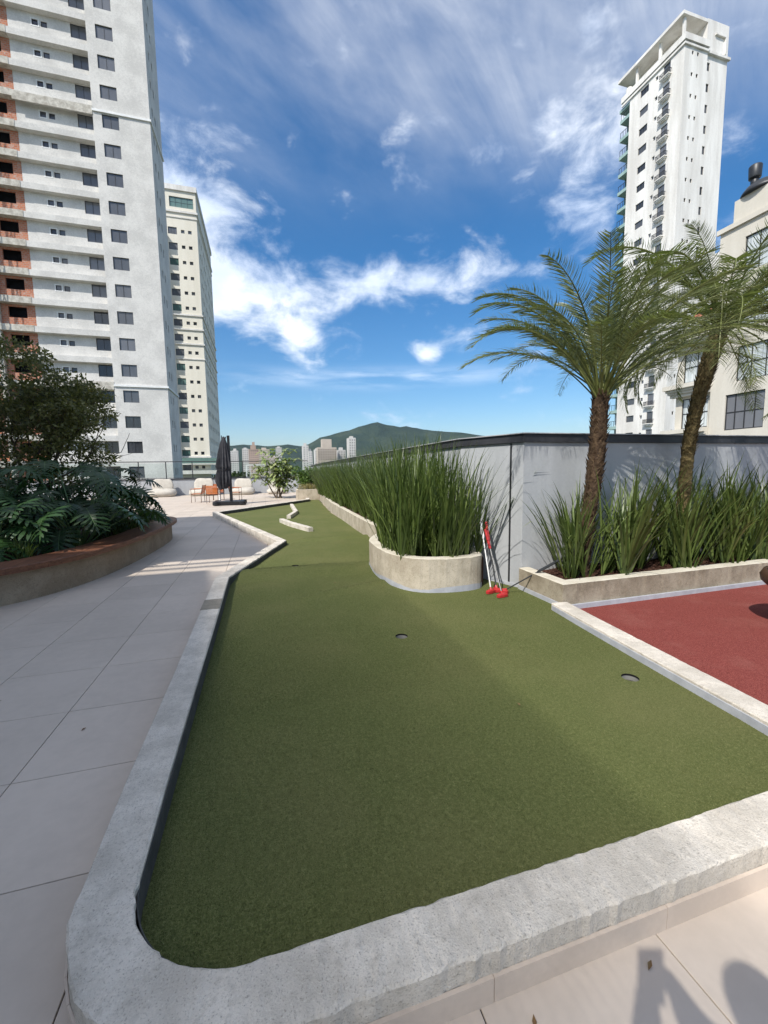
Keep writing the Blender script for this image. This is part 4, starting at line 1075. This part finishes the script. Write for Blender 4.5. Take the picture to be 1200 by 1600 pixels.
# ---- leaf-cloud helper for shrubs and trees
def leaf_cloud(centers, n, size, seed, mat, name='crown', aspect=.5, flatz=1.0, bend=.25):
    """n small pointed leaves spread through balls (center, radius)"""
    rng = np.random.default_rng(seed); C = np.array([c[:3] for c in centers], float); Rr = np.array([c[3] for c in centers], float)
    w = Rr**2.2; pick = rng.choice(len(C), n, p=w/w.sum())
    d = rng.normal(size=(n, 3)); d /= np.linalg.norm(d, axis=1)[:, None]; r = Rr[pick]*(rng.random(n)**.55)
    P = C[pick]+d*r[:, None]*np.array([1, 1, flatz])
    ax = rng.normal(size=(n, 3))+d*.8; ax[:, 2] -= .2; ax /= np.linalg.norm(ax, axis=1)[:, None]
    sd = np.cross(ax, rng.normal(size=(n, 3))); sd /= np.linalg.norm(sd, axis=1)[:, None]; nr = np.cross(ax, sd)
    s = size*(.6+.8*rng.random(n))[:, None]
    V = np.empty((n, 4, 3)); V[:, 0] = P; V[:, 1] = P+ax*s*.5+sd*s*aspect*.5+nr*s*bend*.2; V[:, 2] = P+ax*s-nr*s*bend*.3; V[:, 3] = P+ax*s*.5-sd*s*aspect*.5+nr*s*bend*.2
    me = bpy.data.meshes.new(name); me.vertices.add(n*4); me.vertices.foreach_set('co', V.reshape(-1)); me.loops.add(n*4); me.loops.foreach_set('vertex_index', np.arange(n*4))
    me.polygons.add(n); me.polygons.foreach_set('loop_start', np.arange(0, n*4, 4)); me.polygons.foreach_set('loop_total', np.full(n, 4)); me.update(calc_edges=True); me.materials.append(M[mat]); return me
def branch_tree(b, base, d, length, rad, depth, tips, spread=.5, seedjit=.25, up=.15):
    p = Vector(base); pts = [p.copy()]; dd = Vector(d).normalized(); n = 4
    for i in range(n):
        dd = (dd + Vector((random.uniform(-1, 1), random.uniform(-1, 1), random.uniform(-.4, 1)))*seedjit*.5 + UP*up*.3).normalized(); p = p+dd*(length/n); pts.append(p.copy())
    b.tube(pts, [rad*(1-.45*i/n) for i in range(n+1)], 6 if depth > 1 else 4)
    if depth == 0: tips.append(p.copy()); return
    if depth <= 1: tips.append(pts[2].copy())
    for k in range(random.choice((2, 3, 3))):
        a = random.uniform(0, 6.28); o = dd.orthogonal().normalized(); o = Matrix.Rotation(a, 3, dd) @ o
        branch_tree(b, p if k else pts[3], dd+o*spread*random.uniform(.7, 1.3), length*random.uniform(.62, .8), rad*.55, depth-1, tips, spread, seedjit, up)
# the dark ornamental tree on the left
random.seed(21)
tt = thing('ornamental_tree', 'dark multi-stemmed small-leaved tree above the bench planter at the left', 'tree', (-4.9, 9.6, .3))
b = MB(); tips = []
for k, (dx, dy, tx, ty) in enumerate([(-.2, 0, -.35, -.1), (.1, .1, .28, .05), (.25, -.1, .5, -.15), (-.05, -.2, 0, -.35), (.0, .25, .1, .4), (-.3, .1, -.6, .2), (.3, .15, .75, .1)]):
    branch_tree(b, (dx, dy, 0), (tx, ty, 1.2), 1.25, .045, 3, tips, .62, .3, .12)
b.build('stems', 'bark', tt)
tips = [t_ for t_ in tips if t_.z > .9]
cl = [(t_.x, t_.y, t_.z, random.uniform(.20, .36)) for t_ in tips]
cl += [(random.uniform(-1.9, 1.75), random.uniform(-1.3, 1.2), random.uniform(.75, 3.65), random.uniform(.25, .42)) for _ in range(95)]
cl = [c for c in cl if c[2] < 3.85-.30*max(0, c[0]-.1)**2 - .12*abs(c[0]) and c[0] < 1.95 and (c[0] < 1.2 or c[2] < 3.0)]
link('crown', leaf_cloud(cl, 36000, .075, 4, 'tree_leaf', aspect=.45, flatz=.55), tt)

# ---- big-leaved philodendrons
def philo_leaf(seed):
    random.seed(seed); b = MB(); L = .52; nl = 8
    pts = [Vector((L*t, 0, .05*math.sin(t*3)-.13*t*t)) for t in [i/10 for i in range(11)]]
    b.tube(pts, [.006*(1-.7*i/10) for i in range(11)], 4, 1, False)
    def mid(t): x = t*10; i = min(9, int(x)); return pts[i].lerp(pts[i+1], x-i)
    for s in (-1, 1):
        for k in range(nl):
            t = .02+.86*k/(nl-1); c0 = mid(max(0, t-.05)); c1 = mid(min(1, t+.055)); c = mid(t)
            ang = R(118-92*t)+random.uniform(-.06, .06); ln = L*(.62-.28*abs(t-.28)-.20*max(0, t-.55))*random.uniform(.92, 1.08)
            d = Vector((math.cos(ang), s*math.sin(ang), 0)); pr = Vector((-d.y*s, d.x*s, 0)); dr = random.uniform(.18, .34)
            def P(u, w): return c + d*ln*u + pr*w*ln - UP*dr*ln*u*u + UP*.05*ln*math.sin(u*3.1)
            a0 = len(b.v); tip = P(1, -.03)
            row = [(0, None), (.33, .085), (.62, .115), (.84, .075)]
            b.v += [tuple(c0), tuple(c1)]
            for u, w in row[1:]: b.v += [tuple(P(u, w)), tuple(P(u, -w))]
            b.v.append(tuple(tip))
            # order: c0 is rear, c1 fore
            b.f.append((a0, a0+1, a0+3, a0+2)); b.f.append((a0+2, a0+3, a0+5, a0+4)); b.f.append((a0+4, a0+5, a0+7, a0+6)); b.f.append((a0+6, a0+7, a0+8)); b.mi += [0]*4
    c0 = mid(.9); a0 = len(b.v); b.v += [tuple(c0+Vector((0, .03, 0))), tuple(c0-Vector((0, .03, 0))), tuple(mid(1)+Vector((.12, 0, -.05)))]; b.f.append((a0, a0+1, a0+2)); b.mi.append(0)
    # blade web along the midrib
    for s in (-1, 1):
        for i in range(10):
            w0, w1 = .085*math.sin(math.pi*min(1, .25+i*.075)), .085*math.sin(math.pi*min(1, .25+(i+1)*.075))
            a0 = len(b.v); b.v += [tuple(pts[i]), tuple(pts[i+1]), tuple(pts[i+1]+Vector((0, s*w1, .006))), tuple(pts[i]+Vector((0, s*w0, .006)))]; b.f.append((a0, a0+1, a0+2, a0+3)); b.mi.append(0)
    me = b.mesh('leaf', ['philo', 'petiole']); return me
pleaf = [philo_leaf(300+i) for i in range(4)]
random.seed(33)
PH = [(-2.75, 7.3, 1.15, 14, 'big-leaved philodendron with bright lobed leaf nearest the bench edge'), (-3.5, 6.55, 1.0, 13, 'big-leaved philodendron in front at the left picture edge'), (-3.3, 8.1, 1.25, 14, 'big-leaved philodendron in the middle of the bench planter'), (-2.62, 8.6, 1.05, 12, 'big-leaved philodendron toward the pointed bench end'),
      (-3.95, 7.5, 1.2, 13, 'big-leaved philodendron under the dark tree at the left'), (-3.1, 9.4, 1.2, 13, 'big-leaved philodendron at the back under the tree edge'), (-4.2, 8.9, 1.2, 12, 'big-leaved philodendron against the tree stems')]
for (x, y, h, n, lab) in PH:
    h *= 1.0 if y < 7 else 1.4; n = int(n*(1.0 if y < 7 else 1.35))
    t = thing('philodendron', lab, 'plant', (x, y, .3), 0, 'philodendrons in the bench planter')
    st = MB()
    n = int(n*1.7)
    for i in range(n):
        az = i*2.4+random.uniform(-.3, .3); u = (i+.5)/n; tilt = .25+.75*u; L = h*random.uniform(.45, .85)*(1.05-.30*u)
        d = Vector((math.cos(az)*math.sin(tilt), math.sin(az)*math.sin(tilt), math.cos(tilt))); mid_ = d*L*.5+UP*.05; end = d*L
        st.tube([(0, 0, 0), mid_, end], [.011, .009, .007], 5, 0, False)
        f = link('leaf', random.choice(pleaf), t, end); f.rotation_mode = 'QUATERNION'
        q = Matrix.Rotation(az+random.uniform(-.4, .4), 3, 'Z') @ Matrix.Rotation(random.uniform(.05, .55)+.25*u, 3, 'Y') @ Matrix.Rotation(random.uniform(-.5, .5), 3, 'X'); f.rotation_quaternion = q.to_quaternion(); f.scale = (random.uniform(.52, .88),)*3
    st.build('petioles', 'petiole', t)
gr_m = [clump_mesh(70, .52, .3, .012, 60+i, (.5, 1.9), .2) for i in range(3)]
for i, (x, y, s, lab) in enumerate([(-2.62, 10.05, 1.45, 'spiky grass tuft at the pointed end of the bench planter'), (-2.40, 9.5, 1.2, 'spiky grass tuft just inside the bench tip'), (-2.42, 8.75, .8, 'spiky grass tuft midway along the bench edge'), (-2.55, 7.9, .75, 'low grass tuft beside the bench edge behind the bright leaf'),
      (-2.70, 6.9, .8, 'low grass tuft in front of the bright lobed leaf'), (-3.05, 6.3, .85, 'low grass tuft at the rounded bench corner'), (-3.55, 5.9, .9, 'low grass tuft nearest the left picture edge'), (-2.95, 9.9, 1.5, 'spiky grass tuft behind the bench tip'), (-3.3, 7.0, .9, 'low grass tuft under the front philodendrons'), (-2.85, 8.2, .9, 'low grass tuft under the middle philodendron')]):
    tag(link('grass_tuft', gr_m[i % 3], None, (x, y, .29), (0, 0, i*1.3), s), lab, 'grass', 'grass tufts along the bench')

# ---- frangipani, shrub and dry grass at the far end
random.seed(44)
t = thing('frangipani_tree', 'pale green frangipani with long leaves beside the beanbags', 'tree', (.75, 23.2, 0))
b = MB(); tips = []
for k in range(5): branch_tree(b, (random.uniform(-.15, .15), random.uniform(-.15, .15), 0), (math.cos(k*1.3)*.55, math.sin(k*1.3)*.5, 1), .85, .05, 2, tips, .7, .25, .1)
b.build('stems', 'bark', t)
lv = MB()
def rosette(c, n, L):
    for i in range(n):
        az = i*2.4+random.uniform(-.3, .3); el = random.uniform(-.5, .9); d = Vector((math.cos(az)*math.cos(el), math.sin(az)*math.cos(el), math.sin(el))); sd = d.cross(UP).normalized(); nr = sd.cross(d)
        l = L*random.uniform(.7, 1.1); w = l*.16; p = [c+d*l*u+nr*(.02*math.sin(u*3))-UP*.3*l*u*u for u in (0, .35, .7, 1)]
        lv.quad(p[0], p[1]-sd*w, p[1]+sd*w, p[0]+sd*.004); lv.quad(p[1]-sd*w, p[2]-sd*w*.9, p[2]+sd*w*.9, p[1]+sd*w); lv.tri(p[2]-sd*w*.9, p[3], p[2]+sd*w*.9)
for q in tips:
    q = Vector(q); q.z = min(q.z, 2.7); rosette(q, 11, .42)
for _ in range(46): rosette(Vector((random.gauss(0, .5), random.uniform(-.7, .5), random.uniform(.45, 2.6))), 10, .44)
lv.build('crown', 'plumeria', t)
t = thing('shrub', 'bright green round shrub in the far concrete planter', 'shrub', (2.3, 21.9, .4))
b = MB(); tips = []
for k in range(6): branch_tree(b, (0, 0, 0), (math.cos(k)*.5, math.sin(k)*.4, 1), .5, .025, 2, tips, .6)
b.build('stems', 'bark', t)
link('crown', leaf_cloud([(random.uniform(-.65, .55), random.uniform(-.4, .4), random.uniform(.35, 1.15), random.uniform(.2, .34)) for _ in range(16)], 2600, .12, 9, 'shrub', aspect=.5), t)
dg = []
for i in range(3):
    random.seed(500+i); b = MB()
    for _ in range(90): blade(b, (random.uniform(-.14, .14), random.uniform(-.1, .1), 0), random.uniform(0, 6.28), random.uniform(0, .35), random.uniform(.28, .42), .012, random.uniform(.2, .9), 4)
    dg.append(b.mesh('dry_grass_tuft', 'dry_grass'))
for i in range(5):
    tag(link('dry_grass_tuft', dg[i % 3], None, (1.72+.22*i, 20.72, .49), (0, 0, i), 1.0), 'yellowing grass tuft along the front of the far concrete planter', 'grass', 'dry grass tufts in the far planter')

# ---- street trees beyond the rail
random.seed(71)
for i, (x, y, z, r_, lab) in enumerate([(-3.6, 62, 1.6, 3.4, 'dark street tree crown beyond the rail behind the umbrella'), (-.2, 66, 1.2, 3.6, 'street tree crown beyond the rail left of the lattice'), (4.2, 60, 1.0, 3.0, 'street tree crown beyond the rail behind the frangipani'), (8.0, 70, 1.4, 3.4, 'street tree crown beyond the rail right of the frangipani'), (-6.4, 72, 1.5, 3.2, 'street tree crown beyond the rail by the cream tower foot')]):
    t = thing('street_tree', lab, 'tree', (x, y, -18), 0, 'street trees beyond the rail')
    b = MB(); b.tube([(0, 0, 0), (.2, 0, 8), (0, .2, 15)], [.4, .3, .18], 8); 
    for k in range(5): b.tube([(.1, 0, 12), (math.cos(k*1.26)*2, math.sin(k*1.26)*2, 16.5)], [.14, .05], 5)
    b.build('trunk', 'bark', t)
    link('crown', leaf_cloud([(random.uniform(-r_, r_), random.uniform(-r_, r_), 18+z-random.uniform(1.2, 6.5), random.uniform(.9, 1.5)) for _ in range(26)], 5200, .42, 80+i, 'far_leaf', aspect=.6), t)

# ================================================================== FURNITURE
# beanbag loungers
def pillow(b, c, sx, sy, sz, n=14, m=9, pw=.45, tilt=0.0, wr=.02):
    base = len(b.v)
    def sg(v, e): return math.copysign(abs(v)**e, v)
    ct, s_t = math.cos(tilt), math.sin(tilt)
    for j in range(m+1):
        ph = -math.pi/2+math.pi*j/m
        for i in range(n):
            th = 2*math.pi*i/n; x = sx*sg(math.cos(ph), pw)*sg(math.cos(th), pw); y = sy*sg(math.cos(ph), pw)*sg(math.sin(th), pw); z = sz*sg(math.sin(ph), .8)
            k = wr*noise.noise((x*5+c[0], y*5, z*6)); x, y, z = x*(1+k*2), y*(1+k*2), z+k
            y, z = y*ct-z*s_t, y*s_t+z*ct
            b.v.append((c[0]+x, c[1]+y, c[2]+z))
    for j in range(m):
        for i in range(n): b.f.append((base+j*n+i, base+j*n+(i+1) % n, base+(j+1)*n+(i+1) % n, base+(j+1)*n+i)); b.mi.append(0)
for i, (x, y, s, rz, lab) in enumerate([(-6.1, 28.4, 1.0, .12, 'cream beanbag lounger standing leftmost along the parapet'), (-3.75, 28.4, 1.0, -.05, 'cream beanbag lounger behind the orange chairs'), (-1.35, 28.3, .95, -.1, 'cream beanbag lounger just right of the umbrella pole'), (.75, 28.0, .8, .1, 'cream beanbag lounger half hidden by the frangipani')]):
    t = thing('beanbag', lab, 'beanbag', (x, y, 0), rz, 'beanbag loungers along the parapet', s)
    b = MB(); pillow(b, (0, -.22, .23), .80, .58, .24, 20, 10, .62, .10, .07); b.build('seat_cushion', 'beanbag', t, True)
    b = MB(); pillow(b, (0, .30, .66), .60, .17, .42, 20, 10, .38, -.22, .06); b.build('back_cushion', 'beanbag', t, True)
# orange slatted chairs
def chair():
    t = thing('armchair', 'x', 'chair', (0, 0, 0), 0, 'orange slatted chairs by the umbrella')
    for sx in (-.26, .26):
        b = MB(); b.tube([(sx, -.24, 0), (sx, -.24, .64), (sx, .20, .66)], .013, 5); b.build('leg', 'chair_metal', t)
        b = MB(); b.tube([(sx, .22, 0), (sx, .22, .42), (sx*.96, .32, .86)], .014, 5); b.build('leg', 'chair_metal', t)
        b = MB(); b.box((sx-.025, -.26, .66), (sx+.025, .22, .68)); b.build('armrest', 'orange', t)
    b = MB(); b.tube([(-.26, -.22, .40), (.26, -.22, .40)], .012, 5); b.tube([(-.26, .21, .40), (.26, .21, .40)], .012, 5); b.build('seat_frame', 'chair_metal', t)
    for k in range(7):
        b = MB(); y = -.23+.062*k; b.box((-.25, y, .415), (.25, y+.054, .432)); b.build('seat_slat', 'orange', t)
    for k in range(6):
        b = MB(); z = .46+.064*k; y = .235+.09*(z-.42)/.44; b.box((-.25, y, z), (.25, y+.014, z+.056)); b.build('back_slat', 'orange', t)
    return t
c0 = chair()
for i, (x, y, rz, lab) in enumerate([(-3.15, 21.9, R(-100), 'orange slatted armchair seen from the side, leftmost at the umbrella'), (-2.35, 21.0, R(172), 'orange slatted armchair with its back to the turf left of the umbrella pole'), (-1.45, 22.5, R(80), 'orange slatted armchair half hidden right of the umbrella pole'), (-2.35, 23.3, R(4), 'orange slatted armchair behind, its back against the beanbags')]):
    c = c0 if i == 0 else copy_tree(c0)
    c.location = (x, y, 0); c.rotation_euler = (0, 0, rz); c['label'] = lab
t = thing('side_table', 'small round table between the orange chairs beside the umbrella', 'table', (-2.2, 22.2, 0), 0)
b = MB(); b.lathe([(.38, .70), (.385, .715), (.38, .73)], (0, 0, 0), 24); b.build('table_top', 'white_plastic', t)
b = MB(); b.lathe([(.05, .02), (.05, .699)], (0, 0, 0), 12); b.build('pedestal', 'white_plastic', t); b = MB(); b.lathe([(.24, 0), (.24, .015), (.06, .03)], (0, 0, 0), 20); b.build('base', 'white_plastic', t)
# closed cantilever umbrella
t = thing('cantilever_umbrella', 'closed charcoal cantilever umbrella on a heavy base by the chairs', 'umbrella', (-1.5, 19.5, 0))
b = MB(); b.box((-.55, -.42, .02), (.55, .42, .17)); bm_ = b; 
for q in ((-.55, -.42), (.55, -.42), (-.55, .42), (.55, .42)): b.lathe([(.13, .02), (.15, .06), (.14, .17), (.1, .19)], (q[0], q[1], 0), 10)
b.build('base', 'black_metal', t, False)
b = MB(); b.box((.0, -.05, .17), (.11, .05, 3.06)); b.build('pole', 'black_metal', t)
b = MB(); b.tube([(.05, 0, 3.0), (-.06, 0, 3.0), (-.12, 0, 2.2), (-.15, 0, 1.4)], .022, 6); b.build('arm', 'black_metal', t)
b = MB(); n = 28; prof = [(.02, 3.02), (.07, 2.96), (.13, 2.75), (.19, 2.4), (.24, 2.0), (.285, 1.7), (.235, 1.55), (.30, 1.25), (.29, 1.02), (.22, .82), (.16, .72)]
base = 0
for r_, z in prof:
    for k in range(n):
        th = 2*math.pi*k/n; rr = r_*(1+.30*(1 if k % 2 else -1)*min(1, (3.02-z)*1.2)*(.6+.6*noise.noise((k*1.7, z*.8, 0))))
        zz = z+(.10*noise.noise((k*.9, 3, z)) if z < 1.1 else 0)
        b.v.append((-.24+rr*math.cos(th)-.10*(3.0-z)/2.2+.1, rr*math.sin(th)*.8, zz))
for i in range(len(prof)-1):
    for k in range(n): b.f.append((i*n+k, i*n+(k+1) % n, (i+1)*n+(k+1) % n, (i+1)*n+k)); b.mi.append(0)
b.build('canopy', 'umbrella', t)
b = MB(); b.tube([(-.24, 0, .55), (-.22, 0, 3.06)], .02, 6); b.build('mast', 'black_metal', t)
b = MB(); b.tube([(-.28+.29*math.cos(a/12*6.283), .24*math.sin(a/12*6.283), 1.56) for a in range(13)], .014, 4, 0, False); b.build('tie_strap', 'umbrella', t)
# wire side table near the left beanbag
t = thing('wire_table', 'small wire side table beside the leftmost beanbag', 'table', (-7.35, 27.6, 0))
b = MB()
for k in range(3):
    a = k*2.09; b.tube([(.16*math.cos(a), .16*math.sin(a), 0), (.12*math.cos(a), .12*math.sin(a), .48)], .01, 4)
b.build('legs', 'black_metal', t); b = MB(); b.lathe([(.17, .48), (.17, .495)], (0, 0, 0), 16); b.build('table_top', 'black_metal', t)

# putters leaning in the wall corner
def putter(label, head, top, hand, shaftm='steel', gripm='red_plastic', grip=.26, white=False):
    H, T = Vector(head), Vector(top); d = (T-H).normalized(); L = (T-H).length
    t = thing('putter', label, 'putter', head, 0, 'toy putters in the wall corner')
    b = MB(); b.tube([d*.03, d*(L-grip)], .0075 if not white else .011, 7); b.build('shaft', shaftm, t)
    b = MB(); b.tube([d*(L-grip), d*(L-grip+.03), d*L], [.012, .017, .015], 8); b.build('grip', gripm, t)
    b = MB(); a = Vector((math.cos(hand), math.sin(hand), 0)); s = Vector((-a.y, a.x, 0)); n = len(b.v)
    prof = [(-.070, .018), (-.055, .030), (.0, .040), (.055, .030), (.070, .018)]
    lo = [a*u+s*w for u, w in prof] + [a*u-s*w*.6 for u, w in prof[::-1]]; k = len(lo)
    b.v += [tuple(p+UP*(-.004)) for p in lo] + [tuple(p+UP*.022) for p in lo] + [tuple(p*.55+UP*.036) for p in lo]
    for q in range(2):
        for i in range(k): b.f.append((q*k+i, q*k+(i+1) % k, (q+1)*k+(i+1) % k, (q+1)*k+i)); b.mi.append(0)
    b.f.append(tuple(2*k+i for i in range(k))); b.f.append(tuple(range(k))[::-1]); b.mi += [0, 0]
    b.tube([(0, 0, .02), d*.06], [.016, .011], 7); b.build('head', 'red_plastic', t); return t
putter('white-shafted toy putter with red head leaning in the wall corner', (2.43, 4.03, .045), (2.50, 4.40, .80), R(20), 'white_plastic', 'white_plastic', .2)
putter('toy putter with red grip and red head beside the white one', (2.47, 3.86, .045), (2.535, 4.36, .72), R(10))
putter('toy putter with dark shaft and dull head behind the others', (2.53, 4.08, .045), (2.58, 4.42, .80), R(70), 'dark_metal', 'red_plastic')
putter('toy putter lying slanted against the end of the palm planter', (2.56, 4.01, .047), (3.06, 3.70, .44), R(120), 'dark_metal', 'dark_metal')

# brown round play seat at the right edge
t = thing('play_seat', 'brown round play seat over the red rubber at the right picture edge', 'play seat', (4.47, 2.27, .02))
b = MB(); b.lathe([(.02, .30), (.16, .31), (.27, .345), (.325, .40), (.335, .45), (.31, .50), (.25, .515), (.2, .49), (.02, .47)], (0, 0, 0), 36); b.build('seat', 'brown_plastic', t, True)
b = MB(); b.lathe([(.15, 0), (.15, .015), (.045, .03), (.04, .305)], (0, 0, 0), 18); b.build('post', 'dark_metal', t)
b = MB(); b.tube([(-.24, .12, .5), (-.27, .14, .62), (-.22, .12, .74), (.0, .02, .78), (.22, -.1, .74), (.27, -.12, .62), (.24, -.1, .5)], .016, 8); b.build('handle', 'brown_plastic', t)

# small litter: fallen leaves on the tiles and turf
random.seed(91)
for i, (x, y, z) in enumerate([(1.02, .80, .002), (.62, .79, .002), (-1.05, 2.6, .002), (-1.7, 3.1, .002), (-1.55, 7.9, .002), (.15, 4.1, .05), (1.4, 2.0, .05), (.8, 5.0, .05)]):
    b = MB(); a = random.uniform(0, 6.28); c, s = math.cos(a), math.sin(a); L, w = .018, .006
    b.quad((-c*L, -s*L, 0), (s*w, -c*w, .004), (c*L, s*L, .001), (-s*w, c*w, .004))
    tag(b.build('fallen_leaf', 'deadleaf', loc=(x, y, z)), ['dry leaf on the near tiles beside the photographer shadow', 'dry leaf on the near tiles left of the shadow', 'dry leaf on the left paving near the kerb', 'dry leaf on the left paving farther from the kerb', 'dry leaf on the paving beyond the bench corner', 'dry leaf on the turf by the left kerb', 'dry leaf on the near turf toward the red floor', 'dry leaf on the turf before the curved planter'][i], 'leaf', 'fallen leaves on the terrace')

# ---- the photographer, behind the lens; seen by the shadow on the near tiles
def person():
    bm = bmesh.new(); sk = bm.verts.layers.skin.verify(); V = {}
    def v(n, co_, r): q = bm.verts.new(co_); q[sk].radius = (r, r) if isinstance(r, float) else r; V[n] = q; return q
    def e(*ns):
        for a, b in zip(ns[:-1], ns[1:]): bm.edges.new((V[a], V[b]))
    ox, oy = .09, -.34
    v('pelvis', (ox, oy, .93), (.16, .12)); v('waist', (ox, oy, 1.08), (.14, .10)); v('chest', (ox, oy+.01, 1.28), (.17, .11)); v('neckb', (ox, oy+.02, 1.43), .07); v('neck', (ox, oy+.04, 1.48), .055); v('head', (ox, oy+.08, 1.59), (.085, .095)); v('crown', (ox, oy+.07, 1.67), (.07, .08))
    e('pelvis', 'waist', 'chest', 'neckb', 'neck', 'head', 'crown')
    for s, n in ((-1, 'l'), (1, 'r')):
        v('hip'+n, (ox+s*.10, oy, .88), .095); v('knee'+n, (ox+s*.11, oy+.02, .49), .06); v('ank'+n, (ox+s*.11, oy-.02, .09), .042); v('toe'+n, (ox+s*.13, oy+.15, .035), .035)
        e('pelvis', 'hip'+n, 'knee'+n, 'ank'+n, 'toe'+n)
        v('sh'+n, (ox+s*.19, oy+.01, 1.38), .065); v('el'+n, (ox+s*.24-.02, oy+.12, 1.16), .042)
        hx = -.035 if s < 0 else .035
        v('wr'+n, (hx+s*.045, -.10, 1.31), .043); v('palm'+n, (hx+s*.026, -.065, 1.37), (.045, .03)); e('chest', 'sh'+n, 'el'+n, 'wr'+n, 'palm'+n)
        for k, (dz, L) in enumerate(((.0, .05), (.018, .06), (.034, .056), (.05, .045))):
            v(f'f{k}a{n}', (hx+s*.012, -.043, 1.375+dz), .009); v(f'f{k}b{n}', (hx-s*.012, -.030, 1.38+dz), .008); e('palm'+n, f'f{k}a{n}', f'f{k}b{n}')
        v('th'+n, (hx, -.07, 1.405), .010); v('th2'+n, (hx-s*.022, -.06, 1.425), .009); e('palm'+n, 'th'+n, 'th2'+n)
    V['pelvis'][sk].use_root = True
    me = bpy.data.meshes.new('person'); bm.to_mesh(me); bm.free(); me.materials.append(M['jeans'])
    o = link('person', me); o.modifiers.new('skin', 'SKIN').use_smooth_shade = True; o.modifiers.new('sub', 'SUBSURF').levels = 2; o.modifiers['sub'].render_levels = 2
    return tag(o, 'person in dark clothes holding up a phone, seen only by the shadow on the tiles', 'person')
person()
b = MB(); b.box((-.036, -.010, -.10), (.036, -.002, .05))
ph = b.build('phone', 'black_metal'); ph.matrix_world = Matrix(((_r.x, _f.x, _u.x, -_f.x*.03), (_r.y, _f.y, _u.y, -_f.y*.03), (_r.z, _f.z, _u.z, CAM_H-_f.z*.03), (0, 0, 0, 1)))
tag(ph, 'black phone held up by the person, seen only by its shadow', 'phone')

# ---- the air between here and the hills
hz = MB(); hz.box((-8900, -8900, -19.5), (8900, 11900, 520))
ho = hz.build('haze', []); ho.data.materials.clear()
hm = bpy.data.materials.new('haze'); hm.use_nodes = True; hm.node_tree.nodes.clear()
t = NT(hm.node_tree); out = t.node('ShaderNodeOutputMaterial'); pv = t.node('ShaderNodeVolumePrincipled')
pv.inputs['Color'].default_value = (.66, .82, 1.0, 1); pv.inputs['Density'].default_value = 4.5e-5; pv.inputs['Anisotropy'].default_value = .3
t.l.new(pv.outputs[0], out.inputs['Volume']); ho.data.materials.append(hm); tag(ho, kind='stuff')
